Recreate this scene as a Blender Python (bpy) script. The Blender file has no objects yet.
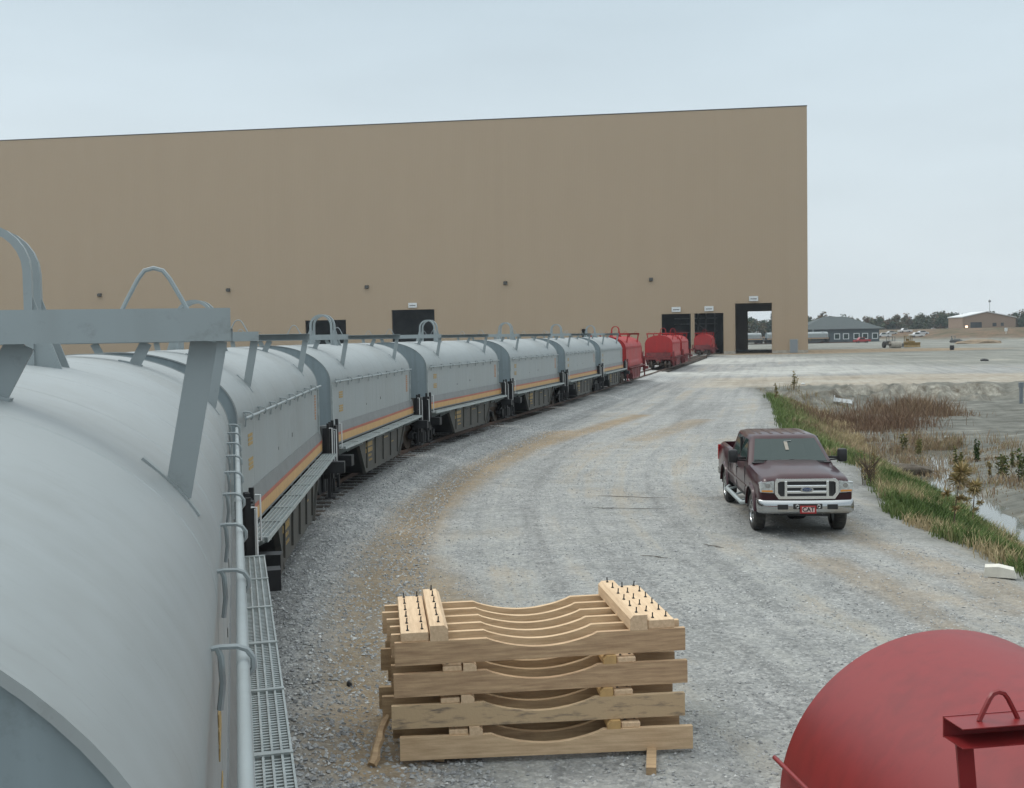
import bpy, bmesh, math, random
import numpy as np
from mathutils import Vector, Matrix, noise as mnoise
random.seed(7); rng = np.random.default_rng(7)
scene = bpy.context.scene
COL = scene.collection
R = math.radians

# ------------------------------------------------------------------ camera
F, HC, PITCH, ROLL = 1050.0, 4.0, R(2.57), R(1.0)
right = Vector((1, 0, 0)); up = Vector((0, math.sin(PITCH), math.cos(PITCH))); fwd = Vector((0, math.cos(PITCH), -math.sin(PITCH)))
r2 = math.cos(ROLL) * right - math.sin(ROLL) * up
u2 = math.sin(ROLL) * right + math.cos(ROLL) * up
cam = bpy.data.cameras.new('camera'); camo = bpy.data.objects.new('camera', cam); COL.objects.link(camo)
m = Matrix.Identity(4)
for i in range(3):
    m[i][0] = r2[i]; m[i][1] = u2[i]; m[i][2] = -fwd[i]; m[i][3] = (0, 0, HC)[i]
camo.matrix_world = m
cam.sensor_width = 36; cam.lens = 36 * F / 1024; cam.shift_y = -10 / 1024; cam.clip_start = 0.05; cam.clip_end = 5000
scene.camera = camo

# ------------------------------------------------------------------ world and light
w = bpy.data.worlds.new('World'); scene.world = w; w.use_nodes = True
nt = w.node_tree; N = nt.nodes; L = nt.links
bg = N['Background']
SUN_EL, SUN_AZ = R(52), R(-62)      # azimuth measured from +Y towards +X
sky = N.new('ShaderNodeTexSky'); sky.sky_type = 'NISHITA'; sky.sun_disc = False
sky.sun_elevation = SUN_EL; sky.sun_rotation = SUN_AZ; sky.dust_density = 4
tc = N.new('ShaderNodeTexCoord'); sep = N.new('ShaderNodeSeparateXYZ'); L.new(tc.outputs['Generated'], sep.inputs[0])
ramp = N.new('ShaderNodeValToRGB')
L.new(sep.outputs['Z'], ramp.inputs[0])
e = ramp.color_ramp.elements
e[0].position = 0.0; e[0].color = (0.60, 0.655, 0.68, 1)
e[1].position = 0.12; e[1].color = (0.565, 0.64, 0.68, 1)
x = e.new(0.30); x.color = (0.485, 0.578, 0.635, 1)
x = e.new(0.55); x.color = (0.86, 0.94, 0.98, 1)
x = e.new(1.0); x.color = (1.35, 1.42, 1.44, 1)
mp = N.new('ShaderNodeMapping'); mp.inputs['Scale'].default_value = (1.6, 1.6, 7)
L.new(tc.outputs['Generated'], mp.inputs[0])
cl = N.new('ShaderNodeTexNoise'); cl.inputs['Scale'].default_value = 1.6; cl.inputs['Detail'].default_value = 5; cl.inputs['Roughness'].default_value = .5
L.new(mp.outputs[0], cl.inputs[0])
mr = N.new('ShaderNodeMapRange'); mr.inputs[1].default_value = .3; mr.inputs[2].default_value = .7; mr.inputs[3].default_value = 12.2; mr.inputs[4].default_value = 13.6
L.new(cl.outputs[0], mr.inputs[0])
sc_ = N.new('ShaderNodeVectorMath'); sc_.operation = 'SCALE'; L.new(ramp.outputs[0], sc_.inputs[0]); L.new(mr.outputs[0], sc_.inputs['Scale'])
mix = N.new('ShaderNodeMix'); mix.data_type = 'RGBA'; mix.inputs[0].default_value = 0.93
L.new(sky.outputs[0], mix.inputs[6]); L.new(sc_.outputs[0], mix.inputs[7])
L.new(mix.outputs[2], bg.inputs['Color']); bg.inputs['Strength'].default_value = 0.1
sl = bpy.data.lights.new('sun', 'SUN'); sl.energy = 1.25; sl.angle = R(22); sl.color = (1, .96, .9)
so = bpy.data.objects.new('sun', sl); COL.objects.link(so)
sd = Vector((math.sin(SUN_AZ) * math.cos(SUN_EL), math.cos(SUN_AZ) * math.cos(SUN_EL), math.sin(SUN_EL)))
so.rotation_euler = sd.to_track_quat('Z', 'Y').to_euler()
vs = scene.view_settings; vs.view_transform = 'Standard'; vs.look = 'None'; vs.gamma = 1; vs.exposure = 0.0; vs.use_curve_mapping = False
scene.cycles.volume_bounces = 0; scene.cycles.volume_step_rate = 4

# ------------------------------------------------------------------ helpers
def inv(px, py, z=0.0):
    u = (px - 512) / F; v = -(py - 384) / F
    c, s = math.cos(-ROLL), math.sin(-ROLL); u, v = u * c - v * s, u * s + v * c
    ry = math.cos(PITCH) + v * math.sin(PITCH); rz = -math.sin(PITCH) + v * math.cos(PITCH)
    t = (z - HC) / rz
    return u * t, ry * t
def inv_y(px, py, Y):
    u = (px - 512) / F; v = -(py - 384) / F
    c, s = math.cos(-ROLL), math.sin(-ROLL); u, v = u * c - v * s, u * s + v * c
    ry = math.cos(PITCH) + v * math.sin(PITCH); rz = -math.sin(PITCH) + v * math.cos(PITCH)
    t = Y / ry
    return u * t, HC + rz * t

def mat(name, color, rough=.6, metal=0, var=.0, vscale=3., color2=None, streak=False, bump=0., bscale=40., coat=0, spec=.5, detail=4, band=(.35, .65), coords='Object', stretch=None):
    mm = bpy.data.materials.new(name); mm.use_nodes = True; n = mm.node_tree.nodes; l = mm.node_tree.links
    b = n['Principled BSDF']; b.inputs['Base Color'].default_value = (*color, 1); b.inputs['Roughness'].default_value = rough; b.inputs['Metallic'].default_value = metal
    b.inputs['Coat Weight'].default_value = coat; b.inputs['Coat Roughness'].default_value = .05; b.inputs['Specular IOR Level'].default_value = spec
    t = n.new('ShaderNodeTexCoord')
    if var or color2:
        mpp = n.new('ShaderNodeMapping'); l.new(t.outputs[coords], mpp.inputs[0])
        mpp.inputs['Scale'].default_value = stretch or ((6, 6, .5) if streak else (1, 1, 1))
        no = n.new('ShaderNodeTexNoise'); no.inputs['Scale'].default_value = vscale; no.inputs['Detail'].default_value = detail; no.inputs['Roughness'].default_value = .62
        l.new(mpp.outputs[0], no.inputs[0])
        ra = n.new('ShaderNodeValToRGB'); l.new(no.outputs[0], ra.inputs[0])
        c2 = color2 or tuple(c * (1 - var) for c in color)
        c1 = color if color2 else tuple(min(1, c * (1 + var)) for c in color)
        ra.color_ramp.elements[0].position = band[0]; ra.color_ramp.elements[1].position = band[1]
        ra.color_ramp.elements[0].color = (*c2, 1); ra.color_ramp.elements[1].color = (*c1, 1)
        l.new(ra.outputs[0], b.inputs['Base Color'])
    if bump:
        nb = n.new('ShaderNodeTexNoise'); nb.inputs['Scale'].default_value = bscale; nb.inputs['Detail'].default_value = 3
        l.new(t.outputs[coords], nb.inputs[0]); bp = n.new('ShaderNodeBump'); bp.inputs['Strength'].default_value = bump; bp.inputs['Distance'].default_value = .02
        l.new(nb.outputs[0], bp.inputs['Height']); l.new(bp.outputs[0], b.inputs['Normal'])
    return mm

def tag(o, label=None, cat=None, group=None, kind=None):
    if label: o['label'] = label
    if cat: o['category'] = cat
    if group: o['group'] = group
    if kind: o['kind'] = kind
    return o
def empty(name, loc=(0, 0, 0), rz=0):
    o = bpy.data.objects.new(name, None); COL.objects.link(o); o.location = loc; o.rotation_euler = (0, 0, rz); o.empty_display_size = .3; return o
def link_mesh(name, me, parent=None):
    o = bpy.data.objects.new(name, me); COL.objects.link(o)
    if parent is not None: o.parent = parent
    return o
def kids(o): return [c for c in bpy.data.objects if c.parent == o]
def copy_tree(o, parent=None, depth=9):
    c = o.copy(); COL.objects.link(c); c.parent = parent
    if depth:
        for ch in kids(o): copy_tree(ch, c, depth - 1)
    return c

class MB:
    def __init__(s): s.v = []; s.f = []; s.mi = []; s.cur = 0
    def add(s, vs, fs):
        o = len(s.v); s.v += [tuple(v) for v in vs]; s.f += [tuple(i + o for i in f) for f in fs]; s.mi += [s.cur] * len(fs); return s
    def box(s, x0, x1, y0, y1, z0, z1, rz=0, c=None, bev=0):
        if bev:
            return s.bbox(x0, x1, y0, y1, z0, z1, bev)
        vs = [(x, y, z) for z in (z0, z1) for y in (y0, y1) for x in (x0, x1)]
        if rz:
            cx, cy = c or ((x0 + x1) / 2, (y0 + y1) / 2); cc, ss = math.cos(rz), math.sin(rz)
            vs = [(cx + (x - cx) * cc - (y - cy) * ss, cy + (x - cx) * ss + (y - cy) * cc, z) for x, y, z in vs]
        return s.add(vs, [(0, 2, 3, 1), (4, 5, 7, 6), (0, 1, 5, 4), (2, 6, 7, 3), (0, 4, 6, 2), (1, 3, 7, 5)])
    def bbox(s, x0, x1, y0, y1, z0, z1, b):
        bm = bmesh.new(); bmesh.ops.create_cube(bm, size=1)
        for v in bm.verts: v.co = Vector(((x0 + x1) / 2 + v.co.x * (x1 - x0), (y0 + y1) / 2 + v.co.y * (y1 - y0), (z0 + z1) / 2 + v.co.z * (z1 - z0)))
        bmesh.ops.bevel(bm, geom=bm.edges[:], offset=b, segments=2, affect='EDGES', profile=.5)
        bm.verts.index_update(); s.add([v.co for v in bm.verts], [[v.index for v in f.verts] for f in bm.faces]); bm.free(); return s
    def bar(s, a, b, wx, wy, upv=(0, 0, 1)):
        a = Vector(a); b = Vector(b); d = (b - a).normalized(); uu = Vector(upv)
        if abs(d.dot(uu)) > .98: uu = Vector((0, 1, 0))
        p = d.cross(uu).normalized(); q = p.cross(d).normalized()
        vs = [e + p * i * wx / 2 + q * j * wy / 2 for e in (a, b) for i, j in ((-1, -1), (1, -1), (1, 1), (-1, 1))]
        return s.add(vs, [(3, 2, 1, 0), (4, 5, 6, 7), (0, 1, 5, 4), (1, 2, 6, 5), (2, 3, 7, 6), (3, 0, 4, 7)])
    def tube(s, pts, r, n=8, caps=True):
        pts = [Vector(p) for p in pts]; rs = r if isinstance(r, (list, tuple)) else [r] * len(pts)
        vs = []; prev = None
        for i, p in enumerate(pts):
            d = (pts[min(i + 1, len(pts) - 1)] - pts[max(i - 1, 0)]).normalized()
            if prev is None: prev = d.orthogonal().normalized()
            prev = (prev - d * prev.dot(d)).normalized(); q = d.cross(prev)
            vs += [p + (prev * math.cos(2 * math.pi * k / n) + q * math.sin(2 * math.pi * k / n)) * rs[i] for k in range(n)]
        fs = [(i * n + k, i * n + (k + 1) % n, (i + 1) * n + (k + 1) % n, (i + 1) * n + k) for i in range(len(pts) - 1) for k in range(n)]
        if caps: fs += [tuple(range(n - 1, -1, -1)), tuple(range((len(pts) - 1) * n, len(pts) * n))]
        return s.add(vs, fs)
    def cyl(s, a, b, r, n=20): return s.tube([a, b], r, n)
    def prism(s, poly, y0, y1, axis='y'):
        n = len(poly)
        f = {'y': lambda p, t: (p[0], t, p[1]), 'x': lambda p, t: (t, p[0], p[1]), 'z': lambda p, t: (p[0], p[1], t)}[axis]
        vs = [f(p, y0) for p in poly] + [f(p, y1) for p in poly]
        return s.add(vs, [tuple(range(n)), tuple(range(2 * n - 1, n - 1, -1))] + [((i + 1) % n, i, n + i, n + (i + 1) % n) for i in range(n)])
    def build(s, name, mats, parent=None, smooth=False, fix=True):
        me = bpy.data.meshes.new(name); me.from_pydata([tuple(v) for v in s.v], [], s.f)
        mats = mats if isinstance(mats, (list, tuple)) else [mats]
        for q in mats: me.materials.append(q)
        if len(mats) > 1: me.polygons.foreach_set('material_index', s.mi)
        if fix:
            bm = bmesh.new(); bm.from_mesh(me); bmesh.ops.recalc_face_normals(bm, faces=bm.faces[:]); bm.to_mesh(me); bm.free()
        if smooth:
            me.polygons.foreach_set('use_smooth', [True] * len(me.polygons)); me.set_sharp_from_angle(angle=R(38))
        me.update()
        return link_mesh(name, me, parent)

# ------------------------------------------------------------------ materials
M = {}
def paint(name, col, dirt, rough):
    """painted steel with faint vertical grime streaks and mottling"""
    mm = mat(name, col, rough=rough); n = mm.node_tree.nodes; l = mm.node_tree.links; b = n['Principled BSDF']
    t = n.new('ShaderNodeTexCoord')
    a = n.new('ShaderNodeMapping'); a.inputs['Scale'].default_value = (5, 5, .35); l.new(t.outputs['Object'], a.inputs[0])
    n1 = n.new('ShaderNodeTexNoise'); n1.inputs['Scale'].default_value = 1.6; n1.inputs['Detail'].default_value = 6; l.new(a.outputs[0], n1.inputs[0])
    n2 = n.new('ShaderNodeTexNoise'); n2.inputs['Scale'].default_value = .9; n2.inputs['Detail'].default_value = 5; l.new(t.outputs['Object'], n2.inputs[0])
    ad = n.new('ShaderNodeMath'); ad.operation = 'ADD'; l.new(n1.outputs[0], ad.inputs[0]); l.new(n2.outputs[0], ad.inputs[1])
    ra = n.new('ShaderNodeValToRGB'); ra.color_ramp.elements[0].position = .38; ra.color_ramp.elements[1].position = .56
    hf = n.new('ShaderNodeMath'); hf.operation = 'MULTIPLY'; hf.inputs[1].default_value = .5; l.new(ad.outputs[0], hf.inputs[0]); l.new(hf.outputs[0], ra.inputs[0])
    ra.color_ramp.elements[0].color = (*dirt, 1); ra.color_ramp.elements[1].color = (*col, 1); l.new(ra.outputs[0], b.inputs['Base Color'])
    # fine scuffs (lighter) and specks of grime (darker)
    s1 = n.new('ShaderNodeMapping'); s1.inputs['Scale'].default_value = (1.2, 9, 1.2); s1.inputs['Rotation'].default_value = (.3, .2, .5); l.new(t.outputs['Object'], s1.inputs[0])
    n4 = n.new('ShaderNodeTexNoise'); n4.inputs['Scale'].default_value = 5; n4.inputs['Detail'].default_value = 6; n4.inputs['Roughness'].default_value = .75; l.new(s1.outputs[0], n4.inputs[0])
    r4 = n.new('ShaderNodeValToRGB'); r4.color_ramp.elements[0].position = .30; r4.color_ramp.elements[0].color = (.80, .79, .77, 1); r4.color_ramp.elements[1].position = .42; r4.color_ramp.elements[1].color = (1, 1, 1, 1); e5 = r4.color_ramp.elements.new(.64); e5.color = (1, 1, 1, 1); e6 = r4.color_ramp.elements.new(.74); e6.color = (1.22, 1.22, 1.22, 1); l.new(n4.outputs[0], r4.inputs[0])
    m4 = n.new('ShaderNodeMix'); m4.data_type = 'RGBA'; m4.blend_type = 'MULTIPLY'; m4.inputs[0].default_value = .8; l.new(ra.outputs[0], m4.inputs[6]); l.new(r4.outputs[0], m4.inputs[7]); l.new(m4.outputs[2], b.inputs['Base Color'])
    rr = n.new('ShaderNodeMapRange'); rr.inputs[3].default_value = rough - .08; rr.inputs[4].default_value = rough + .12; l.new(n2.outputs[0], rr.inputs[0]); l.new(rr.outputs[0], b.inputs['Roughness'])
    bp = n.new('ShaderNodeBump'); bp.inputs['Strength'].default_value = .08; bp.inputs['Distance'].default_value = .03
    n3 = n.new('ShaderNodeTexNoise'); n3.inputs['Scale'].default_value = 1.4; l.new(t.outputs['Object'], n3.inputs[0]); l.new(n3.outputs[0], bp.inputs['Height']); l.new(bp.outputs[0], b.inputs['Normal'])
    return mm
M['grey'] = paint('grey_paint', (.285, .315, .320), (.262, .287, .288), .45)
M['grey2'] = paint('grey_bracket', (.27, .31, .32), (.25, .285, .29), .5)
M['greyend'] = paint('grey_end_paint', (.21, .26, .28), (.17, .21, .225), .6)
M['red'] = paint('red_paint', (.36, .011, .011), (.28, .010, .011), .5)
M['redhood'] = paint('red_primer', (.215, .018, .019), (.175, .016, .017), .42)
M['black'] = mat('black_steel', (.012, .013, .015), .5, var=.4, vscale=6)
M['dark'] = mat('dark_underframe', (.045, .048, .045), .6, color2=(.068, .062, .052), vscale=4, bump=.1)
M['darkred'] = mat('red_underframe', (.17, .03, .03), .6, var=.3, vscale=4)
M['yellow'] = mat('yellow_marking', (.36, .25, .10), .6, var=.25, vscale=30)
M['orange'] = mat('orange_marking', (.36, .18, .09), .6, var=.25, vscale=30)
M['stripe_y'] = mat('stripe_amber', (.50, .30, .12), .5, var=.12, vscale=3, streak=True)
M['stripe_r'] = mat('stripe_red', (.36, .10, .06), .5, var=.15, vscale=3)
M['band'] = mat('dark_grey_band', (.17, .18, .18), .5, var=.1)
M['white'] = mat('white_paint', (.62, .64, .64), .5, var=.1)
M['grate'] = mat('galvanised', (.36, .40, .40), .45, metal=.3, var=.15, vscale=9)
M['wheel'] = mat('wheel_steel', (.05, .038, .03), .6, color2=(.09, .06, .04), vscale=6)
M['rust'] = mat('rusty_rail', (.13, .07, .045), .6, color2=(.08, .05, .035), vscale=5)
M['tie'] = mat('sleeper_wood', (.10, .085, .07), .9, color2=(.05, .04, .035), vscale=8, bump=.4)
M['chrome'] = mat('chrome', (.45, .46, .46), .16, metal=1)
M['glass_lamp'] = mat('headlight_glass', (.55, .58, .58), .12, metal=.6, var=.3, vscale=14)
M['amber'] = mat('amber_lens', (.6, .25, .05), .2)
M['tyre'] = mat('tyre_rubber', (.022, .022, .022), .85, color2=(.07, .065, .055), vscale=5)
M['plastic'] = mat('black_plastic', (.015, .015, .016), .45)
M['maroon'] = mat('maroon_paint', (.033, .003, .007), .30, var=.12, vscale=2, coat=.4, spec=.25)
M['glass'] = mat('tinted_glass', (.018, .038, .035), .05, spec=.45)
M['beige'] = None

# ------------------------------------------------------------------ track path
kn = [(0, -20.7), (12, -8.44), (24, 1.77), (36, 13.6), (48, 15.4), (60, 14.7), (80, 14.3), (300, 14.0)]
ds = .25; NS = 1120
sS = np.arange(NS) * ds
hd = np.radians(np.interp(sS, [k[0] for k in kn], [k[1] for k in kn]))
pX = -1.7 + np.concatenate([[0], np.cumsum(np.sin(hd) * ds)[:-1]]); pY = 1.099 + np.concatenate([[0], np.cumsum(np.cos(hd) * ds)[:-1]])
# run the track on behind the camera
nb = 160; hb = math.radians(-20.7)
bx = -1.7 - np.arange(nb, 0, -1) * ds * math.sin(hb); by = 1.099 - np.arange(nb, 0, -1) * ds * math.cos(hb)
sA = np.concatenate([-np.arange(nb, 0, -1) * ds, sS]); xA = np.concatenate([bx, pX]); yA = np.concatenate([by, pY]); hA = np.concatenate([np.full(nb, hb), hd])
def P(s): return np.interp(s, sA, xA), np.interp(s, sA, yA), np.interp(s, sA, hA)
LP, LH = 11.193, 9.25
def car_pose(sc):
    tb = LH / 2 * .66; a = P(sc - tb); b = P(sc + tb)
    cx, cy = (a[0] + b[0]) / 2, (a[1] + b[1]) / 2; h = math.atan2(b[0] - a[0], b[1] - a[1])
    return (cx, cy, 0), -h

# ------------------------------------------------------------------ ground
edge = np.array([(8.4, -60), (8.2, 5), (8.0, 14), (7.85, 16.2), (7.7, 18.9), (7.75, 22.7), (9.3, 29.5), (10.6, 42.9), (14.6, 60.5), (15.5, 66), (16.5, 74), (17.5, 84), (17, 90)])
bank = lambda X: 77.5 + (X - 17) * -.02
def poly_dist(px, py, pl):
    """distance to a polyline and signed side (positive to the right of its direction)"""
    best = np.full(px.shape, 1e9); side = np.zeros(px.shape)
    for (x0, y0), (x1, y1) in zip(pl[:-1], pl[1:]):
        dx, dy = x1 - x0, y1 - y0; LL = dx * dx + dy * dy
        t = np.clip(((px - x0) * dx + (py - y0) * dy) / LL, 0, 1)
        qx, qy = x0 + t * dx - px, y0 + t * dy - py; d = np.hypot(qx, qy)
        cr = (px - x0) * dy - (py - y0) * dx
        mk = d < best; best = np.where(mk, d, best); side = np.where(mk, np.sign(cr), side)
    return best, side
def sst(a, b, x):
    t = np.clip((x - a) / (b - a), 0, 1); return t * t * (3 - 2 * t)
def fbm(x, y, sc, seed=0, octv=4):
    out = np.zeros(x.shape); a = 1; tot = 0; f = sc
    for o in range(octv):
        rs = np.random.default_rng(seed + o * 17); T = rs.random((256, 256))
        X = x * f + 100 + o * 13.7; Y = y * f + 100 + o * 7.3
        xi = np.floor(X).astype(int); yi = np.floor(Y).astype(int); fx = X - xi; fy = Y - yi; fx = fx * fx * (3 - 2 * fx); fy = fy * fy * (3 - 2 * fy)
        g = lambda i, j: T[(xi + i) % 256, (yi + j) % 256]
        out += a * ((g(0, 0) * (1 - fx) + g(1, 0) * fx) * (1 - fy) + (g(0, 1) * (1 - fx) + g(1, 1) * fx) * fy); tot += a; a *= .5; f *= 2.03
    return out / tot
chan = np.array([(12.5, 5), (12.8, 20), (13.3, 27.9), (13.4, 31.4), (14.2, 37.7), (16.5, 43), (19, 47)])
def hfield(x, y):
    x = np.asarray(x, float); y = np.asarray(y, float)
    d, sd_ = poly_dist(x, y, edge); d = d * sd_
    # track bed
    u, _ = track_d(x, y)
    h = .222 * (1 - sst(1.8, 3.1, np.abs(u)))
    n = fbm(x, y, .35, 3) - .5; n2 = fbm(x, y, 1.6, 9) - .5
    h = h + n * .10 * sst(2.5, 5, np.abs(u)) * (1 - sst(60, 120, y)) + n2 * .035
    hs = -1.55 * sst(0.0, 5.0, d + n * 1.2)
    tb = bank(x) - y + n2 * 1.3 + (fbm(x, y, .9, 31) - .5) * 3.2
    wd = 10 - 7.2 * sst(16, 27, x)
    hf = -1.30 * sst(0, 1, tb / wd)
    hh = np.maximum(hs, hf)
    dc, _ = poly_dist(x, y, chan)
    floor = np.maximum(hs, hf) + .18 * sst(1.2, 5, dc) * sst(2, 7, d) + n * .35 * sst(3, 8, d) + n2 * .14 * sst(1, 4, d)
    # small spurs of the eroded bank
    spur = (fbm(x, y * .25, .55, 77) - .5) * 1.1 * sst(0, .3, tb / wd) * (1 - sst(.6, 1.6, tb / wd))
    floor = floor - .30 * (1 - sst(.5, 2.4, dc + n * 1.5)) * sst(2.5, 4.5, d)
    out = np.where((d > 0) & (tb > 0), np.minimum(floor + spur, .12), 0)
    h = h * (1 - sst(0, 1, d)) + out
    # far berm on the right
    berm = 4.3 * sst(140, 182, x + .12 * (y - 350)) * sst(338, 372, y + n * 10)
    return h + berm
def track_d(x, y):
    m_ = slice(0, len(xA), 6)
    pl = np.stack([xA[m_], yA[m_]], 1)
    d, s_ = poly_dist(x, y, pl); return d * s_, None
def axis(segs):
    out = []
    for a, b, st in segs: out += list(np.arange(a, b, st))
    out.append(segs[-1][1]); return np.array(out)
gx = axis([(-2000, -400, 200), (-400, -60, 20), (-60, -10, 4), (-10, 34, .28), (34, 60, 1.0), (60, 240, 5), (240, 700, 30), (700, 2000, 200)])
gy = axis([(-200, -20, 20), (-20, 4, 2), (4, 50, .28), (50, 96, .45), (96, 200, 2.5), (200, 420, 6), (420, 1000, 40), (1000, 2600, 200)])
GX, GY = np.meshgrid(gx, gy); fx_, fy_ = GX.ravel(), GY.ravel()
GZ = hfield(fx_, fy_)
nx, ny = len(gx), len(gy)
me = bpy.data.meshes.new('ground')
ii = (np.arange(ny - 1)[:, None] * nx + np.arange(nx - 1)[None, :]).ravel()
quads = np.stack([ii, ii + 1, ii + 1 + nx, ii + nx], 1)
me.vertices.add(nx * ny); me.vertices.foreach_set('co', np.stack([fx_, fy_, GZ], 1).ravel())
me.loops.add(quads.size); me.loops.foreach_set('vertex_index', quads.ravel().astype(np.int32))
me.polygons.add(len(quads)); me.polygons.foreach_set('loop_start', np.arange(0, quads.size, 4, dtype=np.int32)); me.polygons.foreach_set('use_smooth', np.ones(len(quads), bool))
me.update(calc_edges=True); me.validate()
ed, es = poly_dist(fx_, fy_, edge); ed = ed * es
ud, _ = track_d(fx_, fy_)
def lines_mask(pls, wds, wt=(1, 1, 1, .55, .5, .5, .7, .6, .9)):
    o = np.zeros(fx_.shape)
    for pl, w_, q_ in zip(pls, wds, wt):
        pts = np.array([inv(*p) for p in pl]); d, _ = poly_dist(fx_, fy_, pts)
        o = np.maximum(o, q_ * (1 - sst(w_ * .3, w_ * 1.15, d)))
    return o
tan_m = lines_mask([[(362, 768), (372, 690), (376, 610), (392, 555), (425, 510), (470, 475)], [(420, 512), (478, 470), (530, 445), (560, 432)], [(530, 448), (640, 415)],
                    [(800, 555), (870, 585), (915, 605), (960, 632), (1010, 655)], [(830, 560), (900, 590), (1010, 610)], [(745, 500), (800, 530), (880, 545), (1024, 606)], [(640, 440), (700, 420)], [(840, 520), (880, 545), (1000, 585), (1040, 600)], [(400, 560), (450, 620)]],
                   [.85, .9, .7, .35, .35, .4, .8, .32, .9])
ballast_m = 1 - sst(2.9, 4.1, np.abs(ud + (fbm(fx_, fy_, .8, 5) - .5) * .9))
clay_m = sst(-.4, 1.2, ed + (fbm(fx_, fy_, .9, 8) - .5) * 1.5) * (fy_ < 79)
road_m = (sst(77, 79.5, fy_ + .02 * fx_ + (fbm(fx_, fy_, .4, 2) - .5) * 2) * (1 - sst(92, 97, fy_ + (fbm(fx_, fy_, .2, 2) - .5) * 5))) * sst(4, 9, ud)
pale_m = sst(95, 104, fy_) * (1 - sst(330, 380, fy_)) * sst(.40, .58, fbm(fx_, fy_ * 2.2, .055, 21)) * (1 - sst(16, 42, fx_ - .1 * fy_) * .92)
bd_line = np.array([(-105, 219.9), (56.4, 199.9)])
db, sb = poly_dist(fx_, fy_, bd_line); orange_m = (1 - sst(5, 15, db + (fbm(fx_, fy_, .1, 4) - .5) * 12)) * sst(36, 42, fx_) + (1 - sst(12, 22, np.hypot((fx_ - 70) / 1.6, (fy_ - 214) / 1.1)))
far_m = sst(104, 125, fy_) * sst(30, 60, fx_) ; berm_m = sst(.3, 1.2, GZ)
for nm, a in dict(tan=tan_m, ballast=ballast_m, clay=clay_m, road=road_m, pale=pale_m, orange=np.clip(orange_m, 0, 1), far=far_m, berm=berm_m, lat=ud).items():
    at = me.attributes.new(nm, 'FLOAT', 'POINT'); at.data.foreach_set('value', a.astype(np.float32))
ground = link_mesh('ground', me); tag(ground, kind='structure')

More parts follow.
